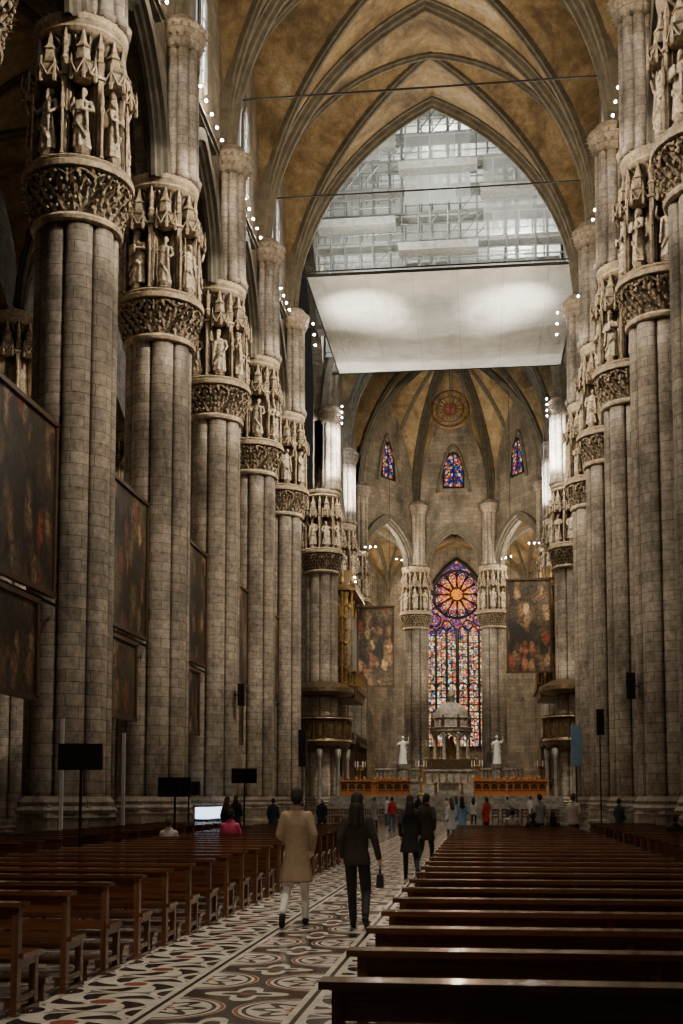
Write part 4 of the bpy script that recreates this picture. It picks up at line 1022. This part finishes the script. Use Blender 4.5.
P_=[(-3.0,seaty(8.1,17),'pink','hairdk','person in bright pink jacket sitting in a pew','sit'),(-4.7,35,'blk','hairbr','person in black coat standing between the pew blocks','stand'),
 (-3.85,seaty(8.1,15),'beige','hairbr','person in beige jumper sitting in a pew','sit'),(-4.9,44,'navy','hairdk','person in navy coat standing near the piers','stand'),(-3.9,50,'blk','hairgr','person in black coat standing beyond the pews','stand'),
 (-2.6,60,'grey','hairbr','person in grey coat standing in the crossing','stand'),(-1.8,61,'red','hairdk','person in red top standing in the crossing','stand'),
 (2.2,72,'white','hairdk','person in white coat standing near the chancel','stand'),(3.0,74,'blk','hairdk','person in black coat standing near the chancel','stand'),
 (1.6,44,'white','hairbr','person in white clothes standing in the aisle','stand'),(1.95,46,'blue','hairdk','person in light blue top standing in the aisle','stand'),(3.6,seaty(5.5,27),'beige','hairbr','person in beige jumper sitting in a pew','sit'),(4.1,seaty(5.5,25),'blk','hairdk','person in black jacket sitting in a pew','sit'),
 (4.7,seaty(5.5,26),'green','hairdk','person in olive jacket sitting in a pew','sit'),(5.55,38.5,'beige','hairbr','person in pale beige coat standing beside the pews','stand'),(4.6,40.5,'grey','hairdk','person in grey coat standing beyond the pews','stand'),
 (7.5,43.5,'navy','hairdk','person in navy coat standing by a pier','stand'),(7.4,seaty(20.1,9),'blk','hairdk','person in black coat sitting beside the piers','sit'),(-6.6,45.5,'blk','hairdk','person in black coat standing beside a pier','stand'),
 (0.3,82,'beige','hairbr','person in beige coat standing near the chancel','stand'),(-3.1,74.5,'white','hairbr','person in white top standing in the nave','stand'),(-1.6,82,'blk','hairdk','person in black coat standing below the steps','stand'),(-5.6,82.5,'navy','hairdk','person in navy coat standing below the steps','stand'),(4.4,83,'grey','hairdk','person in grey coat standing below the steps','stand'),(5.9,82,'white','hairbr','person in white coat standing below the steps','stand'),
 (1.3,66,'blue','hairbr','person in light blue jacket standing in the crossing','stand'),(-.6,70,'beige','hairdk','person in beige jacket standing in the crossing','stand'),(2.9,57,'red','hairdk','person in red coat standing beyond the pews','stand')]
for i,(x,y,c,hr,lab,ps) in enumerate(P_):
    person(x,y,random.uniform(-.8,.8) if ps=='stand' else random.uniform(-.1,.1),random.uniform(1.62,1.82),c,random.choice(['blk','jean','navy']),hr,lab,random.choice(['long','mid','jacket']) if ps=='stand' else 'jacket',ps,random.random()<.4)

# ---------------- equipment
def screen(x,y,z,w=.85):
    r=empty('monitor_stand',(x,y,0)); b=MB(); b.box((0,0,z),(w,.07,w*.58)); b.box((0,-.05,z),(w*.4,.05,w*.3)); b.obj('monitor',M['black'],r)
    b=MB(); b.tube([(0,.05,.03),(0,.05,z)],.03,8); b.box((0,.05,.03),(.6,.5,.05)); b.obj('stand',M['iron'],r)
    tag(r,'black flat monitor seen from behind on a floor stand','monitor','aisle monitors')
for q in ((-4.75,22,2.45),(-5.0,30,1.95),(-5.1,39.5,2.4),(-7.6,42,2.0)): screen(*q)
def speaker(x,y,z0,h,mat,lab,w=.32,bracket=0):
    r=empty('line_array_speaker',(x,y,0)); b=MB(); b.box((0,0,z0+h/2),(w,.3,h)); n=max(3,int(h/.3))
    for i in range(n): b.box((0,-.16,z0+h*(i+.5)/n),(w*.85,.04,h/n*.8))
    b.obj('cabinet',mat,r); b=MB()
    if bracket: b.tube([(0,.1,z0+h/2),(bracket,.1,z0+h/2)],.03,6); b.obj('bracket',M['iron'],r)
    else: b.tube([(0,.16,0),(0,.16,z0+h*.9)],.03,8); b.box((0,.1,.02),(.7,.7,.04)); b.obj('stand',M['iron'],r)
    tag(r,lab,'loudspeaker')
blu=plain('blue_grey_plastic',(.22,.38,.56),.5,0,.1,4,0)
speaker(7.3,60,3.2,2.0,blu,'blue-grey column loudspeaker on a stand by a pier',.5)
speaker(7.7,52,4.3,1.1,M['black'],'black loudspeaker on a tall stand by a pier')
speaker(-7.4,68,3.4,2.1,M['black'],'tall black column loudspeaker on a stand',.45)
speaker(-8.05,53.6,5.8,1.0,M['black'],'small black loudspeaker bracketed to a pier',.3,-.45)
speaker(8.05,44.2,5.2,.95,M['black'],'small black loudspeaker bracketed to a pier',.32,.45)
for q in ((-9.0,32.9,3.9),(-7.85,35.0,3.6)):
    b=MB(); b.box((q[0],q[1],q[2]/2),(.09,.09,q[2])); b.box((q[0],q[1],.03),(.4,.4,.06)); tag(b.obj('signpost',M['white']),'slim white post standing beside a pier','post','white posts')
for x,y in ((-8.6,49.0),(-8.6,51.2)):
    r=empty('display_case',(x,y,0)); b=MB(); b.box((0,0,.4),(.6,1.6,.8)); b.box((0,0,1.32),(.65,1.65,.06)); b.obj('cabinet',M['black'],r); b=MB(); b.box((0,0,1.05),(.5,1.5,.46)); b.obj('lit_panel',M['screenlit'],r); tag(r,'low display case with bluish lit panel','display case','display cases')

def fixture():
    r=empty('spotlight_fixture'); b=MB(); b.tube([(0,0,0),(0,-.20,-.1)],[.06,.08],10); b.tube([(0,.0,0),(0,.12,.12)],.03,6); b.obj('housing',M['black'],r)
    b=MB(); b.ell((0,-.205,-.10),(.06,.03,.06),10,6); b.obj('lens',M['lamp'],r); return r
fx=fixture(); nf=0
def putfx(x,y,z,rz):
    global nf
    o=fx if nf==0 else copytree(fx,(0,0,0)); nf+=1; o.location=(x,y,z); o.rotation_euler=(0,0,rz); tag(o,'small bright spotlight mounted on the upper wall','spotlight','upper wall spotlights')
for sx in (-1,1):
    for k in range(1,5):
        yc=(NX[k]+NX[k+1])/2
        for i in range(5): putfx(sx*8.8,yc-2.2+1.05*i,31.35,-sx*.75)
    for i in range(4): putfx(sx*8.0,103.2-.5*i,19.6+.3*i,-sx*.3)
    for i in range(3): putfx(sx*(8.4-.5*i),115.0,25.9,-sx*.3)
    for i in range(4): putfx(sx*8.0,92.2,31.0+.45*i,-sx*.3)
    for i in range(3): putfx(sx*(4.9+.5*i),124.0-.6*i,26.2,-sx*.3)
    for i in range(3): putfx(sx*7.7,73.6+.5*i,31.6-.5*i,-sx*.4)

# ---------------- lights
wm=(1,.80,.54); nw=(1,.88,.71); cw=(1,.97,.92)
for sx in (-1,1):
    kr=1.0 if sx<0 else .85
    for k,y in enumerate(NX):
        spot((-sx*8.3,y-7 if k else y-5,31),(sx*9.4,y,22.2),24000*kr,25,nw,.4,.08)
        if k: spot((-sx*8.2,y-9,30),(sx*9.2,y,13),12500*kr,32,nw,.9)
    for k in range(1,6): spot((sx*8.0,NX[k]-1.2,26.5),(0-sx*3.0,NX[k]-5,43),3100,90,wm)
    for k in range(1,5): point((sx*8.2,(NX[k]+NX[k+1])/2,32.0),600,wm,.1)
    for k in range(1,6): spot((sx*7.6,NX[k]-3.2,31.2),(sx*8.9,NX[k],28.0),260,60,cw,.6,.08)
    spot((sx*7.0,76,28.0),(sx*4.9,79.5,35),13500,52,(1,.96,.88),1.0)
    point((sx*3.5,86,28.5),700,(1,.92,.78),.5)
    spot((sx*6.2,88.6,28),(sx*8.9,92.4,28.6),12000,60,cw,rad=.1)
    spot((sx*6.0,101,28),(sx*8.9,104.2,28.6),8000,60,cw,rad=.1)
    spot((sx*7.6,86,33.5),(sx*9.2,92.4,20),9000,50,nw)
    spot((sx*6,96,26),(-sx*7,104,20),5500,70,nw)
    spot((sx*7.5,106,27),(-sx*3,122,34),8000,75,wm)
    spot((sx*7.0,106,26),(-sx*4,125,18),11000,32,nw)
    point((sx*7.5,121,26.5),1300,nw); point((sx*10,126,22),2300,wm)
    spot((sx*4,88,33),(sx*8,98.5,14),3500,35,wm)
    spot((sx*3,84,30),(sx*6.4,98,14.5),9000,24,nw)
    spot((sx*3,84,20),(sx*9,91.5,7.5),2600,32,nw)
point((0,131,23),1900,wm)
spot((0,90,34),(0,106,5),6000,40,nw); spot((3,80,33),(0,93,1),16000,46,nw); spot((0,99,20),(0,110,8),3800,30,nw)
for x,y,z in ((-6,91.5,40),(6,91.5,44),(0,91.8,52)): point((x,y,z),4000,(.97,.98,.93),.4)
for x,y,z in ((-5,79,40),(5,79,39),(0,78,46)): point((x,y,z),1500,(.97,.98,.93),.4)
area((0,24,38),(0,60,14),450,14,4,nw)  # added fill light for the nave, no fitting hangs there
for y in (12,17,24,32,42,56): spot((0.5,y,43 if y>26 else 34),(.5,y+2,0),9500,34,nw,.9)
spot((1.5,-3,14),(1.0,15,.3),2600,42,nw,.9,.4)  # added soft light from the camera side, brightens walkers, floor and pews
spot((-3.5,30,30),(-3.5,14,0),3800,40,nw,.9); spot((4.5,32,30),(4.0,16,0),3800,44,nw,.9)
for y in NX[1:5]: point((-14.5,y+4.8,16),70,wm)
for k in range(5): spot((2.0,(NX[k]+NX[k+1])/2-6,26),(-9.35,(NX[k]+NX[k+1])/2,9),3200,28,nw)

w=bpy.data.worlds.new('World'); C.scene.world=w; w.use_nodes=True
w.node_tree.nodes['Background'].inputs[0].default_value=(.9,.82,.7,1); w.node_tree.nodes['Background'].inputs[1].default_value=.02

cam=bpy.data.cameras.new('Camera'); co=bpy.data.objects.new('Camera',cam); COL.objects.link(co)
co.location=(2.75,0,1.7); co.rotation_euler=(math.radians(95),0,math.radians(6.65))
cam.sensor_width=36; cam.sensor_fit='AUTO'; cam.lens=42.5; cam.shift_y=.175; cam.clip_end=500
C.scene.camera=co
